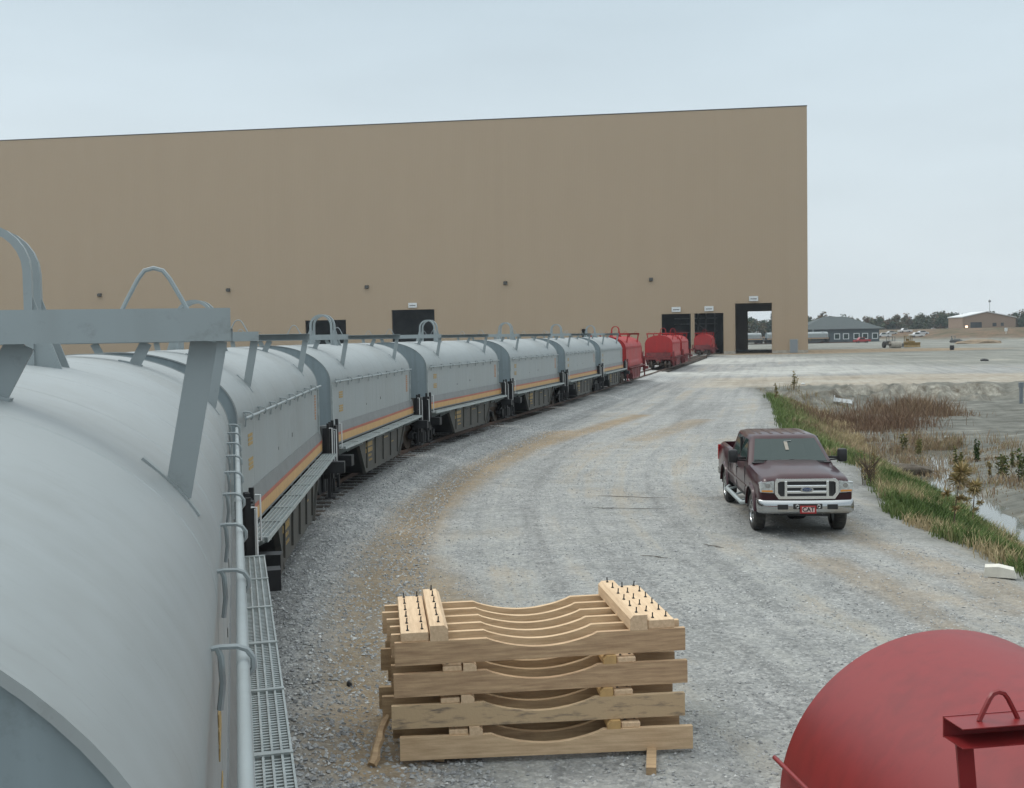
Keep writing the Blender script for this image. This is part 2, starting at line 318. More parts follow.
def ground_material():
    mm = bpy.data.materials.new('gravel_yard'); mm.use_nodes = True; n = mm.node_tree.nodes; l = mm.node_tree.links; b = n['Principled BSDF']
    b.inputs['Roughness'].default_value = .92; b.inputs['Specular IOR Level'].default_value = .25
    geo = n.new('ShaderNodeNewGeometry'); pos = geo.outputs['Position']
    def nz(scale, det=4, rough=.6, vec=None):
        t = n.new('ShaderNodeTexNoise'); t.inputs['Scale'].default_value = scale; t.inputs['Detail'].default_value = det; t.inputs['Roughness'].default_value = rough; l.new(vec or pos, t.inputs[0]); return t.outputs[0]
    def rmp(fac, stops):
        r_ = n.new('ShaderNodeValToRGB'); l.new(fac, r_.inputs[0]); el = r_.color_ramp.elements
        while len(el) < len(stops): el.new(.5)
        for q, (p_, c_) in zip(el, stops): q.position = p_; q.color = (*c_, 1) if not isinstance(c_, float) else (c_, c_, c_, 1)
        return r_.outputs[0]
    def mx(fac, a, c, mode='MIX'):
        q = n.new('ShaderNodeMix'); q.data_type = 'RGBA'; q.blend_type = mode
        if isinstance(fac, float): q.inputs[0].default_value = fac
        else: l.new(fac, q.inputs[0])
        for s_, v in ((6, a), (7, c)):
            if isinstance(v, tuple): q.inputs[s_].default_value = (*v, 1)
            else: l.new(v, q.inputs[s_])
        return q.outputs[2]
    def mth(op, a, c=None, clamp=False):
        q = n.new('ShaderNodeMath'); q.operation = op; q.use_clamp = clamp
        for s_, v in ((0, a), (1, c)):
            if v is None: continue
            if isinstance(v, float): q.inputs[s_].default_value = v
            else: l.new(v, q.inputs[s_])
        return q.outputs[0]
    def att(nm): q = n.new('ShaderNodeAttribute'); q.attribute_name = nm; return q.outputs['Fac']
    vor = n.new('ShaderNodeTexVoronoi'); vor.inputs['Scale'].default_value = 26; l.new(pos, vor.inputs['Vector'])
    vor2 = n.new('ShaderNodeTexVoronoi'); vor2.inputs['Scale'].default_value = 13; l.new(pos, vor2.inputs['Vector'])
    sepc = n.new('ShaderNodeSeparateColor'); l.new(vor.outputs['Color'], sepc.inputs[0])
    sepd = n.new('ShaderNodeSeparateColor'); l.new(vor2.outputs['Color'], sepd.inputs[0])
    grav = rmp(sepc.outputs[0], [(0, (.17, .175, .178)), (.4, (.255, .263, .263)), (.8, (.345, .353, .35)), (1, (.50, .505, .495))])
    grav2 = rmp(sepd.outputs[0], [(0, (.19, .20, .203)), (.5, (.30, .31, .31)), (1, (.42, .43, .425))])
    gravel = mx(.35, grav, grav2)
    big = nz(.22, 6, .65); med = nz(1.3, 5, .65); fine = nz(9, 4, .7)
    # fines ground into the driven surface
    cx = n.new('ShaderNodeCombineXYZ'); sp = n.new('ShaderNodeSeparateXYZ'); l.new(pos, sp.inputs[0]); lat = att('lat')
    l.new(mth('MULTIPLY', lat, 1.3), cx.inputs[0]); l.new(mth('MULTIPLY', sp.outputs[1], .045), cx.inputs[1])
    ruts = nz(1.0, 5, .62, cx.outputs[0])
    fines = rmp(fine, [(.3, (.20, .205, .195)), (.7, (.30, .305, .29))])
    packed = mth('MULTIPLY', rmp(mth('ADD', mth('MULTIPLY', ruts, .6), mth('MULTIPLY', med, .4)), [(.42, 0.0), (.60, 1.0)]), .65)
    notb = mth('SUBTRACT', 1.0, att('ballast'), True)
    base = mx(mth('MULTIPLY', packed, notb), gravel, fines)
    base = mx(mth('MULTIPLY', rmp(big, [(.4, 0.0), (.62, 1.0)]), mth('MULTIPLY', notb, .25)), base, (.34, .345, .33))
    mott = rmp(mth('ADD', mth('MULTIPLY', nz(2.6, 6, .75), .55), mth('MULTIPLY', ruts, .45)), [(.36, (.62, .62, .61)), (.5, (.95, .95, .95)), (.62, (1.18, 1.17, 1.14))])
    base = mx(.8, base, mott, 'MULTIPLY')
    # tan dirt showing through
    tann = rmp(fine, [(.3, (.195, .145, .092)), (.7, (.31, .245, .160))])
    tf = mth('MULTIPLY', att('tan'), rmp(med, [(.30, .5), (.50, 1.0)]))
    tf2 = mth('MULTIPLY', mth('MULTIPLY', rmp(mth('ADD', mth('MULTIPLY', ruts, .5), mth('MULTIPLY', big, .5)), [(.52, 0.0), (.62, 1.0)]), .45), notb)
    tf = mth('MAXIMUM', tf, tf2)
    sf = rmp(sepc.outputs[1], [(.25, 1.0), (.85, .8)])
    base = mx(mth('MULTIPLY', tf, sf), base, tann)
    # clay
    wv = n.new('ShaderNodeMapping'); wv.inputs['Scale'].default_value = (.35, 1.7, 1); wv.inputs['Rotation'].default_value = (0, 0, R(-14)); l.new(pos, wv.inputs[0])
    wn = nz(.8, 7, .68, wv.outputs[0])
    clay = rmp(wn, [(.30, (.065, .064, .055)), (.44, (.110, .112, .098)), (.54, (.150, .152, .135)), (.70, (.235, .235, .21))])
    slope = n.new('ShaderNodeSeparateXYZ'); l.new(geo.outputs['Normal'], slope.inputs[0])
    clay = mx(rmp(slope.outputs[2], [(.84, 1.0), (.975, 0.0)]), clay, rmp(nz(1.1, 6, .75), [(.35, (.10, .085, .065)), (.5, (.21, .20, .17)), (.68, (.40, .39, .34))]))
    base = mx(att('clay'), base, clay)
    base = mx(att('road'), base, rmp(mth('ADD', mth('MULTIPLY', big, .5), mth('MULTIPLY', med, .5)), [(.35, (.24, .205, .155)), (.5, (.33, .30, .25)), (.65, (.40, .39, .35))]))
    wf = n.new('ShaderNodeMapping'); wf.inputs['Scale'].default_value = (.09, .055, 1); l.new(pos, wf.inputs[0])
    fn = nz(1.3, 7, .7, wf.outputs[0])
    farc = rmp(fn, [(.3, (.13, .13, .11)), (.45, (.19, .195, .175)), (.58, (.235, .24, .215)), (.72, (.36, .335, .28))])
    base = mx(att('far'), base, farc)
    base = mx(att('pale'), base, rmp(nz(.5, 6, .7), [(.35, (.30, .305, .285)), (.6, (.44, .445, .425))]))
    base = mx(att('orange'), base, rmp(med, [(.3, (.26, .19, .12)), (.7, (.36, .28, .19))]))
    base = mx(att('berm'), base, rmp(nz(.12, 6, .7), [(.35, (.06, .065, .03)), (.5, (.13, .095, .06)), (.65, (.19, .12, .075))]))
    base = mx(.45, base, rmp(ruts, [(.36, (.74, .73, .71)), (.47, (.97, .97, .96)), (.60, (1.16, 1.16, 1.15))]), 'MULTIPLY')
    mott2 = rmp(mth('ADD', mth('MULTIPLY', nz(.9, 8, .78), .6), mth('MULTIPLY', nz(.18, 6, .7), .4)), [(.38, (.74, .74, .72)), (.5, (.96, .955, .94)), (.6, (1.14, 1.12, 1.09))])
    base = mx(.75, base, mott2, 'MULTIPLY')
    l.new(base, b.inputs['Base Color'])
    hsum = mth('ADD', mth('MULTIPLY', mth('SUBTRACT', 1.0, vor.outputs['Distance']), mth('SUBTRACT', 1.0, att('clay'), True)), mth('MULTIPLY', fine, .6))
    bp = n.new('ShaderNodeBump'); bp.inputs['Strength'].default_value = .7; bp.inputs['Distance'].default_value = .025; l.new(hsum, bp.inputs['Height'])
    bp2 = n.new('ShaderNodeBump'); bp2.inputs['Strength'].default_value = .6; bp2.inputs['Distance'].default_value = .12; l.new(mth('MULTIPLY', mth('ADD', wn, ruts), .5), bp2.inputs['Height']); l.new(bp.outputs[0], bp2.inputs['Normal'])
    l.new(bp2.outputs[0], b.inputs['Normal'])
    return mm
me.materials.append(ground_material())

# water in the ditch
wm = mat('muddy_water', (.16, .17, .155), .06, spec=.9, bump=.05, bscale=3); 
wb = MB(); wb.add([(9, 14, -1.47), (24, 14, -1.47), (24, 52, -1.47), (9, 52, -1.47)], [(0, 1, 2, 3)])
tag(wb.build('water', wm), kind='structure')

def numesh(name, V, Fc, mats, mi=None, smooth=False, parent=None, attr=None):
    me = bpy.data.meshes.new(name); k = Fc.shape[1]
    me.vertices.add(len(V)); me.vertices.foreach_set('co', V.astype(np.float32).ravel())
    me.loops.add(Fc.size); me.loops.foreach_set('vertex_index', Fc.ravel().astype(np.int32))
    me.polygons.add(len(Fc)); me.polygons.foreach_set('loop_start', np.arange(0, Fc.size, k, dtype=np.int32))
    me.polygons.foreach_set('use_smooth', np.full(len(Fc), smooth))
    for q in (mats if isinstance(mats, list) else [mats]): me.materials.append(q)
    if mi is not None: me.polygons.foreach_set('material_index', mi.astype(np.int32))
    me.update(calc_edges=True)
    if attr is not None:
        a = me.attributes.new('tint', 'FLOAT', 'POINT'); a.data.foreach_set('value', attr.astype(np.float32))
    return link_mesh(name, me, parent)
def tint_mat(name, stops, rough=.85, trans=0):
    mm = bpy.data.materials.new(name); mm.use_nodes = True; n = mm.node_tree.nodes; l = mm.node_tree.links; b = n['Principled BSDF']; b.inputs['Roughness'].default_value = rough; b.inputs['Specular IOR Level'].default_value = .25
    a = n.new('ShaderNodeAttribute'); a.attribute_name = 'tint'; r_ = n.new('ShaderNodeValToRGB'); l.new(a.outputs['Fac'], r_.inputs[0]); el = r_.color_ramp.elements
    while len(el) < len(stops): el.new(.5)
    for q, (p_, c_) in zip(el, stops): q.position = p_; q.color = (*c_, 1)
    l.new(r_.outputs[0], b.inputs['Base Color']); return mm

# loose stones
NST = 130000
Y_ = 6.5 + 40 * rng.random(NST * 3) ** 2.2; X_ = rng.uniform(-6, 11, NST * 3)
keep = (X_ < np.interp(Y_, edge[:, 1], edge[:, 0]) - .1) & (X_ / Y_ > -.42)
X_ = X_[keep][:NST]; Y_ = Y_[keep][:NST]
uu_, _ = track_d(X_, Y_)
pk = np.where(np.abs(uu_) < 3.8, 1, np.where(fbm(X_, Y_, .5, 55) > .5, .55, .25))
kk = rng.random(len(X_)) < pk; X_, Y_, uu_ = X_[kk], Y_[kk], uu_[kk]; n_ = len(X_)
Z_ = hfield(X_, Y_)
octv = np.array([(1, 0, 0), (-1, 0, 0), (0, 1, 0), (0, -1, 0), (0, 0, 1), (0, 0, -1)], float)
octf = np.array([(0, 2, 4), (2, 1, 4), (1, 3, 4), (3, 0, 4), (2, 0, 5), (1, 2, 5), (3, 1, 5), (0, 3, 5)])
sz = (.010 + .018 * rng.random(n_) ** 2) * np.where(np.abs(uu_) < 3.8, 1.15, .8)
V = octv[None] * (1 + .5 * (rng.random((n_, 6, 1)) - .5)) * sz[:, None, None] * np.array([1, 1, .7])
V += (rng.random((n_, 6, 3)) - .5) * sz[:, None, None] * .6
th = rng.random(n_) * 6.28; c_, s_ = np.cos(th), np.sin(th)
V = np.stack([V[:, :, 0] * c_[:, None] - V[:, :, 1] * s_[:, None], V[:, :, 0] * s_[:, None] + V[:, :, 1] * c_[:, None], V[:, :, 2]], 2)
V += np.stack([X_, Y_, Z_ + sz * .2], 1)[:, None, :]
Fc = (octf[None] + np.arange(n_)[:, None, None] * 6).reshape(-1, 3)
st = numesh('loose_gravel', V.reshape(-1, 3), Fc, tint_mat('gravel_stone', [(0, (.22, .225, .228)), (.5, (.32, .33, .33)), (.9, (.42, .43, .425)), (1, (.58, .585, .57))]), attr=np.repeat(rng.random(n_), 6))
tag(st, 'loose crushed grey stone ballast scattered over the yard beside the rails', 'gravel', kind='stuff')

# ------------------------------------------------------------------ railway track
trk = tag(empty('railway_track', (float(xA[nb]), float(yA[nb]), 0)), 'curved rusty railway track on grey ballast under the line of rail cars', 'railway track')
ox, oy = float(xA[nb]), float(yA[nb])
for sg in (-1, 1):
    b = MB(); prof = [(-.035, .35), (.035, .35), (.035, .31), (.01, .295), (.01, .2), (.07, .185), (.07, .175), (-.07, .175), (-.07, .185), (-.01, .2), (-.01, .295), (-.035, .31)]
    ss = np.concatenate([np.arange(-30, 60, .75), np.arange(60, 262, 3)]); k = len(prof); vs = []
    for s in ss:
        x0, y0, h = P(s)
        for (a, z) in prof: vs.append((x0 + math.cos(h) * (sg * .7525 + a) - ox, y0 - math.sin(h) * (sg * .7525 + a) - oy, z))
    b.add(vs, [(i * k + j, i * k + (j + 1) % k, (i + 1) * k + (j + 1) % k, (i + 1) * k + j) for i in range(len(ss) - 1) for j in range(k)])
    b.build('rail', M['rust'], trk)
tie0 = MB().box(-1.3, 1.3, -.115, .115, 0, .175, bev=.012).build('sleeper', M['tie'], trk)
tie_me = tie0.data
rest = MB(); 
for i in range(300):
    s = 1.0 + i * .58; x0, y0, h = P(s); h += random.uniform(-.015, .015)
    if i < 100:
        o = tie0 if i == 0 else link_mesh('sleeper', tie_me, trk)
        o.location = (x0 - ox, y0 - oy, random.uniform(.052, .075)); o.rotation_euler = (0, 0, -h)
    else:
        c, sn = math.cos(-h), math.sin(-h); pts = [(x0 - ox + a * c - q * sn, y0 - oy + a * sn + q * c, z) for z in (0.02, .195) for q in (-.115, .115) for a in (-1.3, 1.3)]
        rest.add(pts, [(4, 5, 7, 6), (0, 1, 5, 4), (1, 3, 7, 5), (2, 6, 7, 3), (0, 4, 6, 2)])
tag(rest.build('sleeper_row', M['tie'], trk), kind='stuff')

# ------------------------------------------------------------------ coil cars
def arch(hw, zs, rise, n=56):
    return [(hw * math.cos(math.pi * i / n), zs + rise * math.sin(math.pi * i / n)) for i in range(n + 1)]
def build_hood(parent, hw, zb, zs, rise, L_, mh, mb, me_, beam_y, beam_gap, clasp=1.08, marks=True, hoop=True, red=False, ext=0, bh_=None, zrail=0, rodr=.009, lip=True, seams=True):
    """hood shell with seams, end panels, lifting beams, hoop and clasp rail"""
    prof = [(hw, zb)] + arch(hw, zs, rise) + [(-hw, zb)]
    b = MB(); k = len(prof); yy = []
    t = .0
    ribs = [-L_ / 2, -L_ / 2 + .06, -L_ / 2 + .061]
    ys = sorted([-L_ / 2 - ext, L_ / 2] + [v + dv for v in np.linspace(-L_ / 2, L_ / 2, 9)[1:-1] for dv in (-.035, -.012, -.006, .006, .012, .035)])
    vs = []
    joints = list(np.linspace(-L_ / 2, L_ / 2, 9)[1:-1])
    for y in ys:
        off = .0025 if seams and min(abs(y - j) for j in joints) < .008 else 0
        sc = 1 + off / hw
        vs += [(px * sc, y, zb + (pz - zb) * sc) for px, pz in prof]
    b.add(vs, [(i * k + j, i * k + j + 1, (i + 1) * k + j + 1, (i + 1) * k + j) for i in range(len(ys) - 1) for j in range(k - 1)])
    hood = b.build('hood', mh, parent, smooth=True)
    # end panels, slightly recessed, and the edge flange
    for sg in (-1, 1):
        le = L_ / 2 + (ext if sg < 0 else 0)
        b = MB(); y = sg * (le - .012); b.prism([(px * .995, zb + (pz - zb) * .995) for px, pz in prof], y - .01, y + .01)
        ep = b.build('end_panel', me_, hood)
        f = MB(); inn = [(px * (1 - .008 / hw), zb + (pz - zb) * (1 - .007 / (rise + zs - zb))) for px, pz in prof]
        out = [(px * (1 + .009 / hw), zb + (pz - zb) * (1 + .008 / (rise + zs - zb))) for px, pz in prof]
        y0, y1 = sg * (le - .012), sg * (le + .012)
        vs = [(p[0], y0, p[1]) for p in out] + [(p[0], y1, p[1]) for p in out] + [(p[0], y1, p[1]) for p in inn] + [(p[0], y0, p[1]) for p in inn]
        f.add(vs, [(a * k + j, a * k + j + 1, ((a + 1) % 4) * k + j + 1, ((a + 1) % 4) * k + j) for a in range(4) for j in range(k - 1)])
        if lip: f.build('edge_flange', mh, hood, smooth=True)
        if red:
            q = MB(); yo = sg * (le - .010)
            for (xa, xb, za, zc) in ((-.75, .55, .62, .70), (-.2, .6, .48, .54), (.15, .75, -.35, -.25)):
                xx = xa
                while xx < xb: wdt = random.uniform(.06, .1); q.box(min(sg * -xx, sg * -(xx + wdt)), max(sg * -xx, sg * -(xx + wdt)), yo - .004, yo + .004, zs + za, zs + zc); xx += wdt + .025
            q.build('lettering', M['white'], ep)
    # lifting beams on legs
    ztop = zs + rise + beam_gap; bw = bh_ or hw
    for sg in (-1, 1):
        b = MB(); y = sg * beam_y; wy = sorted((y + sg * .10, y + sg * .11)); fy = sorted((y - sg * .10, y + sg * .10))
        b.box(-bw, bw, wy[0], wy[1], ztop - .125, ztop + .004)
        b.box(-bw, bw, fy[0], fy[1], ztop - .006, ztop); b.box(-bw, bw, fy[0], fy[1], ztop - .121, ztop - .115)
        lb = b.build('lifting_beam', mb, hood)
        for xb in (-1.30, -.62, .62, 1.30):
            sx = math.copysign(1, xb); xo = xb * hw / 1.45; xt = sx * min(abs(xo) + .12, bw - .07)
            arc = lambda xx: zs + rise * math.sqrt(max(.0, 1 - (xx / hw) ** 2))
            q = MB(); q.bar((xo, y, arc(xo) - .03), (xt, y, ztop - .123), .105, .018, upv=(0, 1, 0))
            q.bar((sx * (abs(xo) - .13), y, arc(abs(xo) - .13) + .006), (xo, y, arc(xo) + .008), .014, .07, upv=(0, 1, 0)); q.bar((xo, y, arc(xo) + .008), (sx * (abs(xo) + .08), y, arc(abs(xo) + .08) + .006), .014, .07, upv=(0, 1, 0))
            q.build('beam_leg', mb, lb)
        for xc in (-(bw - .29), bw - .29):
            q = MB(); q.tube([(xc - .125, y, ztop), (xc - .10, y, ztop + .05), (xc - .06, y, ztop + .125), (xc - .035, y, ztop + .158), (xc, y, ztop + .168), (xc + .035, y, ztop + .158), (xc + .06, y, ztop + .125), (xc + .10, y, ztop + .05), (xc + .125, y, ztop)], rodr, 6)
            q.build('rod_loop', mb, lb, smooth=True)
    if hoop:
        q = MB(); zc = zs + rise; HZ = .58 if ext else .50
        for y in (-.16, .16):
            pts = [(-.31, zc - .03), (-.31, zc + HZ)] + [(.31 * -math.cos(a), zc + HZ + .31 * math.sin(a)) for a in np.linspace(0, math.pi, 14)[1:-1]] + [(.31, zc + HZ), (.31, zc - .03)]
            inn = [(p[0] * .84, min(p[1], zc + HZ + (p[1] - zc - HZ) * .84) if p[1] > zc + HZ else p[1]) for p in pts]
            kk_ = len(pts); vs = [(p[0], y - .035, p[1]) for p in pts] + [(p[0], y + .035, p[1]) for p in pts] + [(p[0], y + .035, p[1]) for p in inn] + [(p[0], y - .035, p[1]) for p in inn]
            q.add(vs, [(a * kk_ + j, a * kk_ + j + 1, ((a + 1) % 4) * kk_ + j + 1, ((a + 1) % 4) * kk_ + j) for a in range(4) for j in range(kk_ - 1)])
        for sx in (-1, 1):
            q.box(min(sx * .262, sx * .31), max(sx * .262, sx * .31), -.125, .125, zc - .03, zc + .18)
            for y in (-.16, .16): q.prism([(sx * .31, zc + .42), (sx * .47, zc - .05), (sx * .31, zc - .03)], y - .012, y + .012)
        q.build('lifting_hoop', mb, hood, smooth=True)
    # clasp rail along both sides
    for sx in (-1, 1):
        q = MB(); xr = sx * (hw + .085); zr = zs + .01 + zrail
        q.cyl((xr, -L_ / 2 - ext + .1, zr), (xr, L_ / 2 - .1, zr), .0195, 12)
        y = -L_ / 2 - ext + .45
        while y < L_ / 2 - .2:
            H = lambda o_, z_: (sx * (hw + o_), y, zr + z_)
            q.tube([H(-.03, .052), H(.02, .058), H(.07, .056), H(.098, .044), H(.116, .018), H(.116, -.012), H(.10, -.032), H(.082, -.036)], .0095, 6)
            q.tube([H(.012, .058), H(.022, .03), H(.026, -.05), H(.016, -.13)], .010, 6)
            y += clasp
        q.build('clasp_rail', mb, hood, smooth=True)
        if marks:
            for sg in (-1, 1):
                q = MB(); yy = sg * (L_ / 2 - .02 + (ext if sg < 0 else 0)); q.bar((sx * (hw + .02), yy, zb + .03), (sx * (hw + .02), yy, zs - .05), .035, .035)
                q.build('corner_trim', M['grate'] if not red else mh, hood)
            q = MB(); xo = sx * (hw + .005)
            for yc, zc_, w_, h_ in ((-3.75, 2.72, .34, .17), (-3.75, 2.40, .34, .17)):
                for r_ in range(3): q.box(min(xo, xo - sx * .004), max(xo, xo - sx * .004), sx * yc - w_ / 2, sx * yc + w_ / 2, zc_ - h_ / 2 + r_ * .056, zc_ - h_ / 2 + r_ * .056 + .042)
            if not red: q.build('stencil_mark', M['yellow'], hood)
            q = MB()
            for r_ in range(9): q.box(min(xo, xo - sx * .004), max(xo, xo - sx * .004), sx * 4.15 - .11, sx * 4.15 + .11, 2.36 + r_ * .058, 2.36 + r_ * .058 + .042)
            if not red: q.build('stencil_mark', M['orange'], hood)
            q = MB()
            for (ya, za, w_, h_) in ((.45, 2.35, .05, .07), (-1.2, 2.3, .03, .05)): q.box(min(xo, xo - sx * .004), max(xo, xo - sx * .004), sx * ya - w_ / 2, sx * ya + w_ / 2, za, za + h_)
            if not red: q.build('stencil_mark', M['dark'], hood)
    return hood

def make_car(red=False, ext=0):
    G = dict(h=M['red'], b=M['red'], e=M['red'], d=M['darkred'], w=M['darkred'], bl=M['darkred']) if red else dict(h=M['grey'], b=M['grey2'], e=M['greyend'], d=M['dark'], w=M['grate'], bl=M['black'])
    t = empty('coil_rail_car')
    build_hood(t, 1.455, 2.0, 3.03, .86, LH, G['h'], G['b'], G['e'], 3.0, .24, red=red, ext=ext, bh_=1.53 if ext else 1.5)
    # side sills: dark band, thin red line, amber band (or plain)
    for sx in (-1, 1):
        b = MB(); prof = [(1.50, 1.60), (1.50, 1.86), (1.49, 1.93), (1.465, 2.07), (1.25, 2.07), (1.25, 1.60)]
        b.prism([(sx * p[0], p[1]) for p in prof], -4.95, 4.95); sill = b.build('side_sill', M['red'] if red else M['band'], t)
        if not red:
            b = MB(); b.box(min(sx * 1.504, sx * 1.498), max(sx * 1.504, sx * 1.498), -4.9, 4.9, 1.64, 1.80); b.build('amber_stripe', M['stripe_y'], sill)
            b = MB(); b.box(min(sx * 1.506, sx * 1.498), max(sx * 1.506, sx * 1.498), -4.9, 4.9, 1.805, 1.86); b.build('red_stripe', M['stripe_r'], sill)
        # walkway grating: channel bars with round-holed strips between, cross ties
        b = MB(); x0, x1 = 1.525, 1.80
        for i in range(6):
            xa = sx * (x0 + i * (x1 - x0) / 5); b.box(xa - .007, xa + .007, -4.75, 4.75, 1.52, 1.575)
        for yy in np.arange(-4.7, 4.71, .045 if not red else .2): b.box(min(sx * (x0 + .008), sx * (x1 - .008)), max(sx * (x0 + .008), sx * (x1 - .008)), yy - .010, yy + .010, 1.535, 1.562)
        for yy in np.linspace(-4.7, 4.7, 9): b.box(min(sx * x0, sx * (x1 + .01)), max(sx * x0, sx * (x1 + .01)), yy - .022, yy + .022, 1.565, 1.583)
        for yy in np.linspace(-4.3, 4.3, 8): b.prism([(sx * 1.40, 1.51), (sx * 1.78, 1.51), (sx * 1.78, 1.47), (sx * 1.40, 1.28)], yy - .012, yy + .012)
        b.build('walkway', G['w'], t)
        # hanging skirt (trough side) and its slanted end braces
        b = MB(); pass
        xt, xb = sx * 1.60, sx * 1.58
        vs = [(xt, -2.85, 1.5), (xt, 2.85, 1.5), (xb, 2.05, .62), (xb, -2.05, .62)]; vi = [(v[0] - sx * .03, v[1], v[2]) for v in vs]
        b.add(vs + vi, [(0, 1, 2, 3), (7, 6, 5, 4), (0, 4, 5, 1), (1, 5, 6, 2), (2, 6, 7, 3), (3, 7, 4, 0)])
        for yy in np.linspace(-1.9, 1.9, 5): b.bar((xt + sx * .004, yy, 1.48), (xb + sx * .012, yy, .74), .05, .03, upv=(0, 1, 0))
        for sg in (-1, 1): b.bar((xt, sg * 2.87, 1.5), (xb, sg * 2.07, .62), .05, .09, upv=(1, 0, 0))
        sk = b.build('trough_side', G['d'], t)
        if not red:
            b = MB()
            def mark(ya, za, w_, h_):
                f = (1.5 - za) / .88; xx = sx * (1.60 - .02 * f + .004); b.box(xx - .004, xx + .004, sx * ya - w_ / 2, sx * ya + w_ / 2, za, za + h_)
            for r_, (n0, w_, h_, z0, y0) in enumerate([(5, .10, .11, 1.27, -1.9), (6, .085, .11, 1.12, -1.95), (3, .07, .06, 1.0, -1.65), (4, .05, .05, .88, -1.6), (4, .08, .03, 1.3, .2), (3, .07, .03, 1.1, 1.1)]):
                for i in range(n0): mark(y0 + i * (w_ + .045) + random.uniform(-.01, .01), z0, w_, h_)
            b.build('stencil_mark', M['yellow'], sk)
    for sg in (-1, 1):   # sloping trough ends
        b = MB(); vs = [(-1.56, sg * 2.82, 1.5), (1.56, sg * 2.82, 1.5), (1.54, sg * 2.03, .63), (-1.54, sg * 2.03, .63)]
        vi = [(v[0], v[1] - sg * .03, v[2]) for v in vs]; b.add(vs + vi, [(0, 1, 2, 3), (7, 6, 5, 4), (0, 4, 5, 1), (1, 5, 6, 2), (2, 6, 7, 3), (3, 7, 4, 0)])
        b.build('trough_end', G['bl'], t)
    b = MB(); b.box(-.25, .25, -5.2, 5.2, 1.0, 1.5); b.box(-1.29, 1.29, -4.9, 4.9, 1.5, 1.72)
    for sg in (-1, 1):
        b.box(-1.5, 1.5, min(sg * 4.72, sg * 5.18), max(sg * 4.72, sg * 5.18), 1.30, 1.42, bev=.01); b.box(-1.3, 1.3, min(sg * 4.96, sg * 5.04), max(sg * 4.96, sg * 5.04), 1.42, 2.05)
        b.box(-1.4, 1.4, min(sg * 3.7, sg * 4.1), max(sg * 3.7, sg * 4.1), 1.15, 1.5)
    b.build('underframe', G['d'], t)
    for sg in (-1, 1):   # yellow stencils on the end sill
        q = MB()
        if not red:
            for i in range(7): q.box(-1.15 + i * .17, -1.03 + i * .17, sg * 5.048 - .004, sg * 5.048 + .004, 1.86, 1.98)
            q.build('stencil_mark', M['orange'], t)
    for sg in (-1, 1):   # bogies
        bo = MB(); yc = sg * 3.95
        for sx in (-1, 1):
            xx = sx * 1.0
            bo.prism([(yc - 1.15, .86), (yc - 1.15, .70), (yc - .72, .66), (yc - .45, .42), (yc + .45, .42), (yc + .72, .66), (yc + 1.15, .70), (yc + 1.15, .86), (yc + .85, .94), (yc + .4, 1.10), (yc - .4, 1.10), (yc - .85, .94)], xx - .07, xx + .07, 'x')
            for q in (-.2, 0, .2): bo.cyl((xx + sx * .08, yc + q, .46), (xx + sx * .08, yc + q, .86), .07, 10)
            for q in (-.87, .87): bo.cyl((xx, yc + q, .77), (xx + sx * .16, yc + q, .77), .115, 12)
        bo.box(-1.05, 1.05, yc - .2, yc + .2, .86, 1.08)
        bg_ = bo.build('bogie', G['bl'] if not red else M['wheel'], t)
        for q in (-.87, .87):
            wl = MB()
            wl.cyl((-.9, yc + q, .77), (.9, yc + q, .77), .08, 10)
            for sx in (-1, 1):
                wl.cyl((sx * .69, yc + q, .77), (sx * .81, yc + q, .77), .42, 28); wl.cyl((sx * .66, yc + q, .77), (sx * .69, yc + q, .77), .447, 28)
                wl.cyl((sx * .81, yc + q, .77), (sx * .83, yc + q, .77), .17, 16)
            wl.build('wheel_set', M['wheel'], bg_, smooth=True)
        c = MB(); c.box(-.09, .09, min(sg * 5.15, sg * 5.45), max(sg * 5.15, sg * 5.45), .92, 1.10, bev=.02); c.box(-.15, .12, min(sg * 5.42, sg * 5.59), max(sg * 5.42, sg * 5.59), .87, 1.15, bev=.04)
        c.tube([(.3, sg * 5.15, 1.1), (.32, sg * 5.35, .85), (.3, sg * 5.5, .72), (.2, sg * 5.58, .70)], .022, 6)
        c.build('coupler', M['wheel'], t)
    # corner ladders with pale grab irons
    for sg in (-1, 1):
        for sx in (-1, 1):
            q = MB(); xa = sx * 1.64; ya = sg * 4.96
            for d in (0, .38): q.box(xa - .03, xa + .03, ya + sg * d - .025 - (sg * .1), ya + sg * d + .025 - (sg * .1), .62, 2.22)
            for z in (.66, 1.02, 1.38, 1.74, 2.08): q.bar((xa, ya - sg * .1, z), (xa, ya + sg * .28, z), .03, .03)
            q.box(xa - .10, xa + .12, ya - sg * .12 - .02, ya + sg * .3 + .02, .6, .63) if sg > 0 else q.box(xa - .10, xa + .12, ya + sg * .3 - .02, ya - sg * .12 + .02, .6, .63)
            q.box(xa - .14, xa + .07, min(ya + sg * .10, ya + sg * .24), max(ya + sg * .10, ya + sg * .24), 1.0, 2.10)
            q.box(min(xa - sx * .1, xa + sx * .34), max(xa - sx * .1, xa + sx * .34), min(ya - sg * .25, ya - sg * .02), max(ya - sg * .25, ya - sg * .02), 1.16, 1.40)
            ld = q.build('ladder', G['bl'], t)
            for (dy, z0, z1) in ((.30, 1.30, 2.02), (-.18, 1.55, 2.12)):
                q = MB(); q.tube([(xa + sx * .03, ya + sg * dy, z0), (xa + sx * .09, ya + sg * dy, z0), (xa + sx * .09, ya + sg * dy, z1), (xa + sx * .03, ya + sg * dy, z1)], .012, 6)
                q.build('grab_iron', M['white'] if not red else M['red'], ld)
            q = MB(); q.tube([(sx * .5, ya + sg * .16, 1.62), (sx * 1.35, ya + sg * .16, 1.62)], .013, 6); q.build('handrail', M['white'] if not red else M['red'], t)
